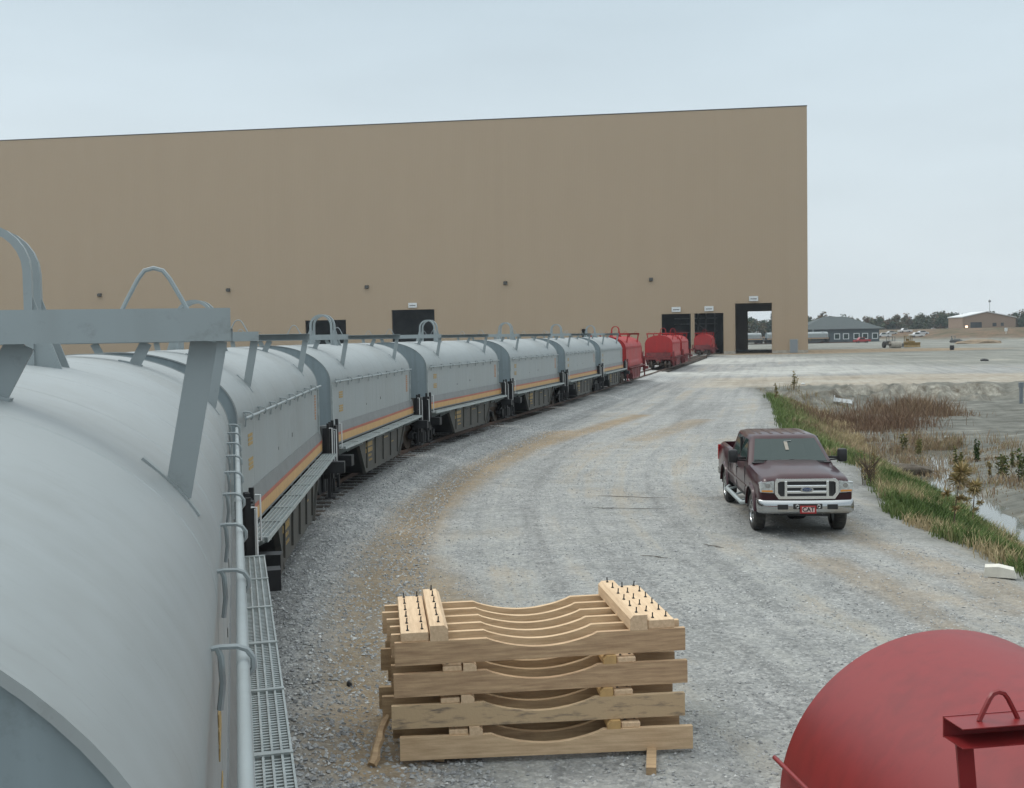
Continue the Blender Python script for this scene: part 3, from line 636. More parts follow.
    q = MB(); yb = -5.28   # hand brake wheel
    q.tube([(.75 + .22 * math.cos(a), yb, 2.05 + .22 * math.sin(a)) for a in np.linspace(0, 2 * math.pi, 22)], .014, 6)
    for a in range(4): q.bar((.75, yb, 2.05), (.75 + .22 * math.cos(a * 1.57), yb, 2.05 + .22 * math.sin(a * 1.57)), .018, .018)
    q.cyl((.75, yb, 2.05), (.75, yb + .25, 2.05), .03, 8); q.box(.66, .84, yb + .12, yb + .24, 1.6, 2.15)
    q.build('brake_wheel', G['bl'], t)
    return t

near_car = make_car(False, ext=1.13); grey = make_car(False); red_ = make_car(True)
GL = ['huge near grey covered coil car filling the left foreground',
      'grey covered coil car coupled just beyond the huge near one',
      'third grey covered coil car from the camera, in front of the small dark wall opening',
      'fourth grey covered coil car from the camera, below the wide dark wall opening',
      'fifth grey covered coil car along the curved train',
      'sixth grey covered coil car, second to last grey one before the red car',
      'farthest grey covered coil car of the curved train, coupled to the red one']
for i in range(7):
    c = (near_car, grey)[i] if i < 2 else copy_tree(grey)
    loc, rz = car_pose((i + .5) * LP + (.35 if i == 0 else 0)); c.location = (loc[0] + (.055 if i == 0 else 0), loc[1], 0); c.rotation_euler = (0, 0, rz); tag(c, GL[i], 'rail car', 'grey covered coil cars coupled on the curve')
RS = [(7.5 * LP, 'red covered coil car at the far end of the grey curved train'), (114.5 + 4.9, 'red covered coil car standing alone on the track, its round red end facing us'),
      (114.5 + 4.9 + LP, 'red covered coil car coupled behind the one with the round red end facing us'), (182 + 6.3, 'red covered coil car inside the middle doorway of the tan hall')]
for i, (s, lb) in enumerate(RS):
    c = red_ if i == 0 else copy_tree(red_)
    loc, rz = car_pose(s); c.location = loc; c.rotation_euler = (0, 0, rz); tag(c, lb, 'rail car', 'red covered coil cars')
for i, (xc, lb) in enumerate([(102.0, 'distant grey covered coil car beyond the right corner of the tan hall'), (90.8, 'distant grey covered coil car at the right edge of the view through the tall doorway'), (79.6, 'distant grey covered coil car at the left of the view through the tall doorway')]):
    c = copy_tree(grey); c.location = (xc, 355, 0); c.rotation_euler = (0, 0, R(-88)); tag(c, lb, 'rail car', 'distant grey coil cars beyond the hall')
bt = MB()
for sg in (-.75, .75): bt.box(60, 120, 355 + sg - .05, 355 + sg + .05, .05, .35)
tag(bt.build('railway_track', M['rust']), 'distant straight railway track under the far grey cars', 'railway track')
for xc, yc in ():
    pass

# red hood standing on the ground at lower right
rh = empty('coil_car_hood', (0, 0, 0), 0)
build_hood(rh, 1.45, .06, .10, 1.34, 9.25, M['redhood'], M['redhood'], M['redhood'], 2.05, .24, marks=False, hoop=True, red=False, zrail=.38, rodr=.016, lip=False, seams=False)
hh_ = R(-8.5); ex, ey = 3.62, 8.85
rh.location = (ex - math.sin(hh_) * 4.62, ey - math.cos(hh_) * 4.62, 0); rh.rotation_euler = (0, 0, -hh_)
tag(rh, 'dark red rounded steel hood lying on the gravel at the lower right corner', 'rail car hood')

# ------------------------------------------------------------------ hall
A0 = Vector((56.45, 199.9, 0)); A1 = Vector((-105.0, 219.9, 0)); dW = (A1 - A0).normalized(); nW = Vector((-dW.y, dW.x, 0))
if nW.y > 0: nW = -nW      # faces the camera
inward = -nW
def wall_t(px, py=345):
    """distance along the front wall plane from the right corner, for a pixel column"""
    u = (px - 512) / F; v = -(py - 384) / F
    c, s = math.cos(-ROLL), math.sin(-ROLL); u, v = u * c - v * s, u * s + v * c
    rx, ry, rz = u, math.cos(PITCH) + v * math.sin(PITCH), -math.sin(PITCH) + v * math.cos(PITCH)
    def hit(o_):
        tt = ((A0 + inward * o_).dot(nW)) / (rx * nW.x + ry * nW.y); p = Vector((rx * tt, ry * tt, 0)); return (p - (A0 + inward * o_)).dot(dW), HC + rz * tt
    return hit
HALL_H = 46.45; HALL_D = 50.0; HALL_W = 205.0
hall = tag(empty('industrial_hall', A0), 'huge windowless tan metal hall with dark rail doorways', 'building')
hall.rotation_euler = (0, 0, math.atan2(dW.y, dW.x))     # local +x runs left along the wall, local -y... towards the inside is checked below
loc_in = 1 if Vector((-dW.y, dW.x, 0)).dot(inward) > 0 else -1    # sign of local y that points inward
def wall_panel(W_, H_, holes, y0, y1, mb_):
    xs = sorted({0, W_, *[h[0] for h in holes], *[h[1] for h in holes]}); zs = sorted({-.3, H_, *[h[2] for h in holes], *[h[3] for h in holes]})
    for a, b_ in zip(xs[:-1], xs[1:]):
        col_cells = []
        for c, d in zip(zs[:-1], zs[1:]):
            if any(h[0] <= a and b_ <= h[1] and h[2] <= c and d <= h[3] for h in holes): continue
            if col_cells and col_cells[-1][1] == c: col_cells[-1][1] = d
            else: col_cells.append([c, d])
        for c, d in col_cells: mb_.box(a, b_, min(y0, y1), max(y0, y1), c, d)
def clad(name, col, col2):
    mm = mat(name, col, .7); n = mm.node_tree.nodes; l = mm.node_tree.links; b = n['Principled BSDF']
    t = n.new('ShaderNodeTexCoord'); mp_ = n.new('ShaderNodeMapping'); mp_.inputs['Scale'].default_value = (.25, .25, .05); l.new(t.outputs['Object'], mp_.inputs[0])
    a = n.new('ShaderNodeTexNoise'); a.inputs['Scale'].default_value = 1.2; a.inputs['Detail'].default_value = 5; l.new(mp_.outputs[0], a.inputs[0])
    ra = n.new('ShaderNodeValToRGB'); ra.color_ramp.elements[0].position = .3; ra.color_ramp.elements[1].position = .7; ra.color_ramp.elements[0].color = (*col2, 1); ra.color_ramp.elements[1].color = (*col, 1); l.new(a.outputs[0], ra.inputs[0]); l.new(ra.outputs[0], b.inputs['Base Color'])
    sx_ = n.new('ShaderNodeSeparateXYZ'); l.new(t.outputs['Object'], sx_.inputs[0]); fl = n.new('ShaderNodeMath'); fl.operation = 'FLOOR'; dv = n.new('ShaderNodeMath'); dv.operation = 'DIVIDE'; dv.inputs[1].default_value = .92; l.new(sx_.outputs[0], dv.inputs[0]); l.new(dv.outputs[0], fl.inputs[0])
    wn_ = n.new('ShaderNodeTexWhiteNoise'); wn_.noise_dimensions = '1D'; l.new(fl.outputs[0], wn_.inputs['W']); hs = n.new('ShaderNodeHueSaturation'); mr_ = n.new('ShaderNodeMapRange'); mr_.inputs[3].default_value = .993; mr_.inputs[4].default_value = 1.007; l.new(wn_.outputs['Value'], mr_.inputs[0]); l.new(mr_.outputs[0], hs.inputs['Value']); l.new(ra.outputs[0], hs.inputs['Color']); l.new(hs.outputs[0], b.inputs['Base Color'])
    wv = n.new('ShaderNodeTexWave'); wv.inputs['Scale'].default_value = 1.05; wv.bands_direction = 'X'; l.new(t.outputs['Object'], wv.inputs[0])
    bp = n.new('ShaderNodeBump'); bp.inputs['Strength'].default_value = .10; bp.inputs['Distance'].default_value = .05; l.new(wv.outputs[0], bp.inputs['Height']); l.new(bp.outputs[0], b.inputs['Normal'])
    return mm
M['beige'] = clad('tan_cladding', (.378, .286, .195), (.370, .279, .190))
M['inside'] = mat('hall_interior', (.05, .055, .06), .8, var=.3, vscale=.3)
M['conc'] = mat('concrete_base', (.36, .33, .28), .9, var=.15, vscale=2)
doors_px = [(305, 346, 320), (391.5, 434.5, 309.5), (661.5, 690.8, 313.8), (694.3, 723.5, 313.0), (735, 772, 303), (581.5, 587.5, 328.8)]
holes = []
for a, b_, ty in doors_px:
    h1 = wall_t(a, ty)(0); h2 = wall_t(b_, ty)(0); holes.append((min(h1[0], h2[0]), max(h1[0], h2[0]), -.3, (h1[1] + h2[1]) / 2))
hb_ = [wall_t(747.5, 311.5)(HALL_D), wall_t(773.5, 311)(HALL_D)]
back = [(min(hb_[0][0], hb_[1][0]), max(hb_[0][0], hb_[1][0]), -.3, hb_[0][1])]
b = MB(); wall_panel(HALL_W, HALL_H, holes, 0, loc_in * .5, b); wf_ = b.build('front_wall', M['beige'], hall)
b = MB(); wall_panel(HALL_W, HALL_H, back, loc_in * HALL_D, loc_in * (HALL_D - .5), b); b.build('back_wall', M['beige'], hall)
for xa in (0, HALL_W - .5):
    b = MB(); b.box(xa, xa + .5, min(loc_in * .5, loc_in * (HALL_D - .5)), max(loc_in * .5, loc_in * (HALL_D - .5)), -.3, HALL_H); b.build('end_wall', M['beige'], hall)
b = MB(); b.box(-.05, HALL_W + .05, min(loc_in * -.05, loc_in * (HALL_D + .05)), max(loc_in * -.05, loc_in * (HALL_D + .05)), HALL_H, HALL_H + .18); b.build('roof', M['dark'], hall)
b = MB(); prev = -.03
for h in sorted(holes) + [(HALL_W, HALL_W, 0, 0)]:
    MB().box(prev, h[0], min(0, -loc_in * .12), max(0, -loc_in * .12), -.3, .55).build('concrete_plinth', M['conc'], hall); prev = h[1]
def rect_hole_frame(h, t_=.18):
    b = MB()
    y0, y1 = sorted((-loc_in * .06, loc_in * .51))
    b.box(h[0] - t_, h[0] + .02, y0, y1, .0, h[3] + t_); b.box(h[1] - .02, h[1] + t_, y0, y1, .0, h[3] + t_); b.box(h[0] + .02, h[1] - .02, y0, y1, h[3] - .02, h[3] + t_)
    return b
for h in holes: rect_hole_frame(h).build('doorway', M['beige'], hall)
# inner linings put behind the doors to keep the openings dark
def dark_lining(x0, x1, ya, yb, z1):
    y0, y1 = sorted((loc_in * ya, loc_in * yb)); MB().box(x0, x1, y0, y1, 0, z1).build('dark_lining', M['inside'], hall)
for h in (min(holes[:2], key=lambda h: h[0]),): dark_lining(holes[1][0] - 6, holes[0][1] + 6, 12, 12.3, 14)
dark_lining(holes[4][1] + 1.2, holes[4][1] + 1.5, .5, HALL_D - .5, 15)
dark_lining(holes[3][0] - .5, holes[2][1] + 8, 34, 34.3, 15)
b = MB()   # steel columns and a crane platform seen through the middle doorway
h = holes[3]
for i, fx in enumerate((.05, .35, .62, .9)):
    xx = h[0] + fx * (h[1] - h[0]); yy = loc_in * (20 + 3 * i); b.box(xx - .15, xx + .15, yy - .15, yy + .15, 0, 12)
for z in (4.2, 6.0, 7.2): b.box(h[0] - 3, h[1] + 3, loc_in * 26 - .12, loc_in * 26 + .12, z, z + .22)
b.bar((h[0] + 1, loc_in * 25, 4.3), (h[1] - 1, loc_in * 25, 6.6), .2, .3)
b.build('steel_frame', mat('interior_steel', (.25, .26, .26), .6, var=.3), hall)
# man door, vents, sign plates
hd0, hd1 = wall_t(797.5, 346)(0), wall_t(790, 346)(0); zt = wall_t(794, 339.5)(0)[1]
b = MB(); y0, y1 = sorted((-loc_in * .14, -loc_in * .20)); b.box(hd0[0], hd1[0], y0, y1, .05, zt, bev=.02); dr = b.build('door', mat('grey_door', (.22, .25, .27), .5), hall)
b = MB(); y0, y1 = sorted((-loc_in * .13, -loc_in * .17)); b.box(hd0[0] - .12, hd0[0] - .005, y0, y1, 0, zt + .12); b.box(hd1[0] + .005, hd1[0] + .12, y0, y1, 0, zt + .12); b.box(hd0[0] - .005, hd1[0] + .005, y0, y1, zt + .005, zt + .12); b.build('door_frame', M['conc'], hall)
for (px, py) in ((100, 295), (228.5, 290), (367, 287), (505.5, 283), (651, 279.5)):
    t_, z_ = wall_t(px, py)(0); b = MB(); y0, y1 = sorted((-loc_in * .02, -loc_in * .55))
    b.prism([(y0 if y0 < 0 else y1, z_ - .28), (0, z_ - .36), (0, z_ + .36), (y0 if y0 < 0 else y1, z_ + .2)], t_ - .36, t_ + .36, 'x') if loc_in > 0 else b.prism([(y1, z_ - .28), (0, z_ - .36), (0, z_ + .36), (y1, z_ + .2)], t_ - .36, t_ + .36, 'x')
    b.build('wall_vent', M['dark'], hall)
for (a, b2, ty), h in list(zip(doors_px, holes))[1:5]:
    xc = (h[0] + h[1]) / 2; z_ = h[3] + .35; b = MB(); y0, y1 = sorted((-loc_in * .08, -loc_in * .38)); b.box(xc - .85, xc + .85, y0, y1, z_, z_ + .95, bev=.04)
    sg_ = b.build('sign_plate', M['white'], hall)  # white sign plate above the doorway; the dark bar stands for its print
    b = MB(); y0, y1 = sorted((-loc_in * .385, -loc_in * .39)); b.box(xc - .6, xc + .6, y0, y1, z_ + .35, z_ + .5); b.build('plate_bar', M['dark'], sg_)

# ------------------------------------------------------------------ stack of timber cradles
M['wood'] = mat('sawn_timber', (.66, .49, .31), .8, color2=(.48, .335, .20), vscale=2.2, bump=.12, bscale=30, stretch=(1.2, 14, 14), detail=6)
M['wood_d'] = mat('dark_timber', (.47, .335, .195), .8, color2=(.31, .21, .12), vscale=2.2, bump=.15, bscale=30, stretch=(1.2, 14, 14), detail=6)
M['wood_o'] = mat('orange_endgrain', (.55, .36, .15), .8, color2=(.42, .27, .12), vscale=6)
M['wood_b'] = mat('weathered_timber', (.50, .37, .225), .85, color2=(.16, .13, .10), vscale=1.8, bump=.15, bscale=30, stretch=(2, 6, 10), band=(.30, .48), detail=7)
M['wood_x'] = mat('cross_timber', (.69, .52, .34), .8, color2=(.55, .395, .25), vscale=2.2, bump=.12, bscale=30, stretch=(14, 1.2, 14), detail=6)
M['wood_t'] = mat('tan_timber', (.55, .385, .23), .8, color2=(.33, .215, .125), vscale=2.2, bump=.12, bscale=30, stretch=(1.0, 12, 12), detail=7)
M['steel'] = mat('dark_bolt', (.04, .045, .05), .4, metal=.6)
YF = 9.66; TURN = [.36, .30, .24, .18]
L_px = [((394.5, 644), (395.5, 665)), ((393.5, 673.5), (397, 697)), ((391.5, 711), (396, 733.5)), ((400, 747.5), (400.5, 768))]
R_px = [(687.5, 627), (689, 663), (686, 699), (693.5, 735)]
def cradle(i):
    (lt, lb_), rt = L_px[i], R_px[i]
    xl, zt = inv_y(*lt, YF); _, zb2 = inv_y(*lb_, YF); xr, zt2 = inv_y(*rt, YF + TURN[i])
    return xl, xr, zb2, (zt + zt2) / 2
base_z = .08; LZ = [cradle(i) for i in range(4)]
lay_h = (LZ[0][3] - (base_z + .19)) / 3
bolt_me = [None]
stack_labels = ['topmost curved timber cradle with upright bolts in its end blocks', 'second curved timber cradle from the top of the stack', 'third curved timber cradle of the stack, streaked with black weather stains', 'lowest curved timber cradle of the stack, pale and clean']
for i in range(4):
    xl, xr, _, _ = LZ[i]; Wd = xr - xl; zt = LZ[0][3] - lay_h * i; bh = .218; zb = zt - bh
    t = tag(empty('timber_cradle', (xl, YF, 0), math.atan2(TURN[i], Wd)), stack_labels[i], 'timber cradle', 'timber cradles stacked on the gravel')
    mw = [M['wood_t'], M['wood_t'], M['wood_b'], M['wood']][i]
    D = 1.40; nb_ = 6
    def profile(x):
        f = x / Wd; a, b3 = .31, .69
        if f < a or f > b3: return 0
        tt = (f - a) / (b3 - a); return -.105 * (math.sin(math.pi * tt) ** .8)
    for j in range(nb_):
        y0 = j * (D / (nb_ - 1)); th_ = .052; jx = random.uniform(-.03, .03) + (-.02 * j if i == 0 else random.choice((-.12, -.05, 0)) if j else 0); jx2 = random.uniform(-.03, .02) - (0.14 * (j > 0) * random.random() if i else 0)
        xs = [jx] + list(np.linspace(Wd * .31, Wd * .69, 25)) + [Wd + jx2]
        if j == 0: xs[0] = 0; xs[-1] = Wd
        k = len(xs); vs = []
        for x in xs:
            zt_ = zt + profile(x); vs += [(x, y0, zb), (x, y0 + th_, zb), (x, y0 + th_, zt_), (x, y0, zt_)]
        fs = [(q * 4 + a, q * 4 + (a + 1) % 4, (q + 1) * 4 + (a + 1) % 4, (q + 1) * 4 + a) for q in range(k - 1) for a in range(4)] + [(0, 1, 2, 3), ((k - 1) * 4 + 3, (k - 1) * 4 + 2, (k - 1) * 4 + 1, (k - 1) * 4)]
        MB().add(vs, fs).build('curved_board', mw if j == 0 else (M['wood'] if i == 0 else M['wood_d']), t)
    # end blocks: one tall chamfered timber and one lower block with two rows of bolts
    inset = 0 if i == 0 else .40
    sides = [(-1, .20), (1, 0)] 
    gap_h = lay_h - bh
    for sd2 in (-1, 1):
        ht, hl = (.145, .085) if i == 0 else (gap_h - .005, gap_h * .62)
        wt, wl = .17, .26
        if i: wt, wl = .125, .18
        if sd2 < 0:
            xlow = .06 + inset; xt = xlow + wl + .012
        else:
            xlow = Wd - .10 - wl - inset; xt = xlow - wt - .012
        y0, y1 = -.0, D + .06
        ch = .035
        q = MB(); q.prism([(xt, zt), (xt + wt, zt), (xt + wt, zt + ht - (ch if sd2 < 0 else 0)), (xt + wt - (ch if sd2 < 0 else 0), zt + ht), (xt + (ch if sd2 > 0 else 0), zt + ht), (xt, zt + ht - (ch if sd2 > 0 else 0))], y0, y1)
        bl = q.build('cross_timber', M['wood_x'] if (i == 0 or sd2 < 0) else M['wood_o'], t)
        q = MB(); q.box(xlow, xlow + wl, y0 + .02, y1 - .02, zt, zt + hl, bev=.006); bl2 = q.build('end_block', M['wood_x'], t)
        for xx, hh2, par in ((xlow + wl * .25, hl, bl2), (xlow + wl * .78, hl, bl2), (xt + wt * .5, ht, bl)):
            if i and par is bl: continue
            for j in range(nb_):
                yy = y0 + .10 + j * (D - .12) / (nb_ - 1) + (.03 if xx > xlow + wl * .5 else 0)
                if bolt_me[0] is None: o = MB().cyl((0, 0, -.01), (0, 0, .055), .0065, 8).cyl((0, 0, -.005), (0, 0, .010), .014, 6).build('bolt', M['steel'], par); bolt_me[0] = o.data
                else: o = link_mesh('bolt', bolt_me[0], par)
                o.location = (xx, yy, zt + hh2); o.rotation_euler = (random.gauss(0, .05), random.gauss(0, .05), 0)
                if i: o.scale = (1, 1, .45)
for nm, (xa, ya, xb_, yb_), lab in (('support_timber', (1.2, 9.35, 1.45, 11.1), 'brown timber bearer lying under the right end of the cradle stack'), ('support_timber', (-.75, 9.75, -.60, 11.1), 'brown timber bearer lying under the left end of the cradle stack')):
    b = MB(); b.bar((xa, ya, .04), (xb_, yb_, .04), .09, .075); tag(b.build(nm, M['wood_d']), lab, 'timber', 'bearers under the stack')
p0 = inv_y(387, 716, 9.95); p1 = inv(371, 768, .03)
b = MB(); q0 = Vector((p0[0], 9.95, p0[1])); q1 = Vector((p1[0], p1[1], .05)); pts = [q1 + (q0 - q1) * f + Vector((random.uniform(-.012, .012), 0, random.uniform(-.012, .012))) for f in np.linspace(0, 1, 7)]
b.tube(pts, [.045, .05, .04, .045, .038, .042, .03], 6); tag(b.build('broken_plank', M['wood_d']), 'splintered brown plank leaning against the left side of the stack', 'plank')

# ------------------------------------------------------------------ pickup truck
def boolean(o, cutters):
    for c in cutters:
        md = o.modifiers.new('b', 'BOOLEAN'); md.object = c; md.operation = 'DIFFERENCE'; md.solver = 'EXACT'
    dg = bpy.context.evaluated_depsgraph_get(); dg.update(); me2 = bpy.data.meshes.new_from_object(o.evaluated_get(dg))
    o.modifiers.clear(); o.data = me2
    for c in cutters: bpy.data.objects.remove(c, do_unlink=True)
def truck():
    S = .925
    t = empty('pickup_truck')
    def B(mb, name, m_, parent=t, smooth=False, fix=True):
        mb.v = [(v[0] * S, v[1] * S, v[2] * S) for v in mb.v]; return mb.build(name, m_, parent, smooth, fix)
    # local: +x = image right when front faces the camera, y = 0 front bumper, +y towards the tail
    st_ = [(.10, .93, 1.20, .03), (.14, .955, 1.235, .04), (.30, .975, 1.27, .06), (.9, .99, 1.32, .085), (1.55, 1.0, 1.375, .085), (1.72, 1.0, 1.39, .05), (2.2, 1.0, 1.395, .0), (3.0, 1.0, 1.395, 0), (4.22, 1.0, 1.395, 0), (4.26, .985, 1.40, 0), (4.30, 1.0, 1.42, 0), (5.2, 1.0, 1.425, 0), (6.1, .99, 1.43, 0), (6.18, .97, 1.42, 0)]
    vs = []; 
    for (y, w_, T, crown) in st_:
        bot = .60 if y > .3 else .66
        half = [(w_ - .12, bot), (w_ - .02, bot + .05), (w_ - .005, .80), (w_, .95), (w_ - .008, 1.12), (w_ - .045, T - .12), (w_ - .085, T - .035), (w_ - .14, T), (w_ * .62, T + crown * .35), (w_ * .52, T + crown * .95), (w_ * .25, T + crown * 1.1)]
        ring = [(p[0], y, p[1]) for p in half] + [(0, y, T + crown * 1.1)] + [(-p[0], y, p[1]) for p in reversed(half)]
        vs += ring
    k = 23; n_s = len(st_)
    fs = [(i * k + j, i * k + (j + 1) % k, (i + 1) * k + (j + 1) % k, (i + 1) * k + j) for i in range(n_s - 1) for j in range(k)] + [tuple(range(k)), tuple(range(n_s * k - 1, (n_s - 1) * k - 1, -1))]
    body = B(MB().add(vs, fs), 'body', [M['maroon']])
    cut = []
    for yy in (1.02, 4.98):
        c = MB(); c.prism([(yy + .54 * math.cos(a), .42 + .54 * math.sin(a)) for a in np.linspace(0, 2 * math.pi, 28)[:-1]], -1.2, -.62, 'x'); cut.append(B(c, 'cut', M['plastic'], None))
        c = MB(); c.prism([(yy + .54 * math.cos(a), .42 + .54 * math.sin(a)) for a in np.linspace(0, 2 * math.pi, 28)[:-1]], .62, 1.2, 'x'); cut.append(B(c, 'cut', M['plastic'], None))
    c = MB(); c.box(-.84, .84, 4.38, 6.08, .95, 1.8); cut.append(B(c, 'cut', M['plastic'], None))
    boolean(body, cut)
    body.data.polygons.foreach_set('use_smooth', [True] * len(body.data.polygons)); body.data.set_sharp_from_angle(angle=R(32))
    # bed liner
    B(MB().box(-.835, .835, 4.385, 6.075, .955, .97), 'bed_liner', M['plastic'], body)
    # arch lips
    for yy in (1.02, 4.98):
        for sx in (-1, 1):
            q = MB(); a0, a1 = R(8), R(172)
            for rr, xo in ():
                pass
            arc = np.linspace(a0, a1, 18); vs = []
            for a in arc:
                for (rr, xo) in ((.54, .975), (.54, 1.035), (.60, 1.03), (.62, .985)): vs.append((sx * xo, yy + rr * math.cos(a), .42 + rr * math.sin(a)))
            q.add(vs, [(i * 4 + j, i * 4 + (j + 1) % 4, (i + 1) * 4 + (j + 1) % 4, (i + 1) * 4 + j) for i in range(17) for j in range(4)])
            B(q, 'wheel_arch', M['maroon'], body, smooth=True)
    # door and tailgate seams, lower trim
    for sx in (-1, 1):
        q = MB()
        for yy, z0 in ((1.80, .68), (2.98, .68), (3.98, .95)): q.box(min(sx * .99, sx * 1.003), max(sx * .99, sx * 1.003), yy - .007, yy + .007, z0, 1.30)
        q.box(min(sx * .99, sx * 1.003), max(sx * .99, sx * 1.003), 1.8, 4.1, .672, .684)
        q.box(min(sx * .98, sx * 1.004), max(sx * .98, sx * 1.004), 4.245, 4.275, .62, 1.38)
        B(q, 'door_seam', M['plastic'], body)
        q = MB(); q.box(min(sx * .995, sx * 1.012), max(sx * .995, sx * 1.012), 1.65, 4.4, .86, .90); B(q, 'side_moulding', M['maroon'], body)
    for sx in (-1, 1):
        for yy in (2.78, 3.78):
            q = MB(); q.bbox(min(sx * 1.0, sx * 1.035), max(sx * 1.0, sx * 1.035), yy - .11, yy + .11, 1.17, 1.205, .01); B(q, 'door_handle', M['plastic'], body)
    # greenhouse
    zb, zr = 1.385, 1.93
    lo = dict(f=1.62, r=4.20, w=.925); hi = dict(f=2.38, r=4.06, w=.755)
    def ring(z):
        f = (z - zb) / (zr - zb); yf = lo['f'] + (hi['f'] - lo['f']) * f; yr = lo['r'] + (hi['r'] - lo['r']) * f; w_ = lo['w'] + (hi['w'] - lo['w']) * f; cr = .08
        return [(-w_, yf + cr * 1.8, z), (-w_ + cr * .9, yf + .03, z), (-w_ * .45, yf - .045, z), (w_ * .45, yf - .045, z), (w_ - cr * .9, yf + .03, z), (w_, yf + cr * 1.8, z), (w_, yr - .06, z), (w_ - .06, yr, z), (-w_ + .06, yr, z), (-w_, yr - .06, z)]
    zs_ = [zb - .05, zb, 1.55, 1.75, 1.88]; vs = []
    for z in zs_: vs += ring(z)
    top1 = [(x * .955, 3.2 + (y - 3.2) * .965, 1.925) for x, y, z in ring(1.9)]; top2 = [(x * .80, 3.2 + (y - 3.2) * .86, 1.955) for x, y, z in ring(1.9)]; vs += top1 + top2
    nr = len(zs_) + 2; fs = [(i * 10 + j, i * 10 + (j + 1) % 10, (i + 1) * 10 + (j + 1) % 10, (i + 1) * 10 + j) for i in range(nr - 1) for j in range(10)] + [tuple(range((nr - 1) * 10, nr * 10))]
    cab = B(MB().add(vs, fs), 'cab', M['maroon'], smooth=True)
    # roof ribs
    q = MB()
    for xx in (-.5, -.25, 0, .25, .5): q.bbox(xx - .03, xx + .03, 2.55, 3.85, 1.95, 1.963, .005)
    B(q, 'roof_ribs', M['maroon'], cab)
    def pane(name, pts, off, parent=cab, thick=.012):
        pts = [Vector(p) for p in pts]; nn = (pts[1] - pts[0]).cross(pts[2] - pts[0]).normalized()
        if nn.dot(Vector(off)) < 0: nn = -nn
        f = [p + nn * .008 for p in pts]; bk = [p - nn * thick for p in pts]; k = len(pts)
        return B(MB().add(f + bk, [tuple(range(k)), tuple(range(2 * k - 1, k - 1, -1))] + [(i, (i + 1) % k, k + (i + 1) % k, k + i) for i in range(k)]), name, M['glass'], parent)
    def lerp(a, b_, f): return tuple(a[i] + (b_[i] - a[i]) * f for i in range(3))
    # windscreen: curved strip of three facets
    r0, r1 = ring(1.415), ring(1.865)
    vs = []
    idx = [1, 2, 3, 4]
    a_ = [Vector(r0[i]) for i in idx]; b_ = [Vector(r1[i]) for i in idx]
    a_[0].x += .03; a_[3].x -= .03; b_[0].x += .03; b_[3].x -= .03
    nrm = Vector((0, -.6, .75)).normalized() * .010
    f_ = [p + nrm for p in a_] + [p + nrm for p in b_]; bk = [p - nrm * 2 for p in a_] + [p - nrm * 2 for p in b_]
    fs = [(i, i + 1, i + 5, i + 4) for i in range(3)] + [(8 + i + 4, 8 + i + 5, 8 + i + 1, 8 + i) for i in range(3)] + [(0, 4, 12, 8), (3, 11, 15, 7), (0, 8, 9, 1), (1, 9, 10, 2), (2, 10, 11, 3), (4, 5, 13, 12), (5, 6, 14, 13), (6, 7, 15, 14)]
    ws = B(MB().add(f_ + bk, fs), 'windscreen', M['glass'], cab)
    for sx in (-1, 1):
        def sp(y, z):
            f = (z - zb) / (zr - zb); return (sx * (lo['w'] + (hi['w'] - lo['w']) * f), y, z)
        pane('side_window', [sp(1.98, 1.42), sp(2.93, 1.42), sp(2.93, 1.84), sp(2.52, 1.84)], (sx, 0, .3))
        pane('side_window', [sp(3.05, 1.42), sp(3.88, 1.42), sp(3.88, 1.84), sp(3.05, 1.84)], (sx, 0, .3))
        q = MB(); q.box(min(sx * .84, sx * .90), max(sx * .84, sx * .90), 2.96, 3.02, 1.40, 1.86); B(q, 'door_pillar', M['plastic'], cab)
    pane('rear_window', [(-.68, 4.185, 1.48), (.68, 4.185, 1.48), (.62, 4.10, 1.82), (-.62, 4.10, 1.82)], (0, 1, .2))
    wsp = lambda x_, f, o_=.014: (x_, 1.600 + .632 * f - o_ * .6, 1.415 + .45 * f + o_ * .8)
    q = MB(); q.bar(wsp(-.02, .50), wsp(-.02, .86), .075, .004); B(q, 'hang_tag', M['conc'], ws)
    q = MB(); q.bar(wsp(-.05, .88), wsp(.11, .90), .02, .004); B(q, 'paper_tag', M['white'], ws)
    for xa, xb_ in ((-.80, -.05), (.0, .72)):
        q = MB(); q.bar((xa, 1.66, 1.455), (xb_, 1.585, 1.425), .025, .02); q.bar((xb_, 1.585, 1.425), (xb_ - .12, 1.54, 1.40), .02, .02); B(q, 'wiper', M['plastic'], cab)
    q = MB(); q.bbox(-.86, .86, 1.52, 1.66, 1.385, 1.418, .01); B(q, 'cowl', M['plastic'], body)
    # mirrors
    for sx in (-1, 1):
        q = MB(); q.bbox(min(sx * 1.12, sx * 1.33), max(sx * 1.12, sx * 1.33), 1.93, 2.07, 1.36, 1.66, .045); mi = B(q, 'door_mirror', M['plastic'], cab, smooth=True)
        q = MB(); q.bar((sx * .93, 2.05, 1.46), (sx * 1.15, 2.0, 1.46), .04, .05); q.bar((sx * .93, 2.05, 1.40), (sx * 1.15, 2.0, 1.42), .04, .03); B(q, 'mirror_arm', M['plastic'], mi)
    # front end
    q = MB(); q.bbox(-.60, .60, .06, .16, .83, 1.22, .03); B(q, 'grille_recess', M['plastic'], body)
    q = MB()
    out = [(-.66, .93), (-.58, .82), (.58, .82), (.66, .93), (.66, 1.19), (.60, 1.245), (-.60, 1.245), (-.66, 1.19)]; inn = [(-.595, .95), (-.54, .88), (.54, .88), (.595, .95), (.595, 1.16), (.555, 1.19), (-.555, 1.19), (-.595, 1.16)]
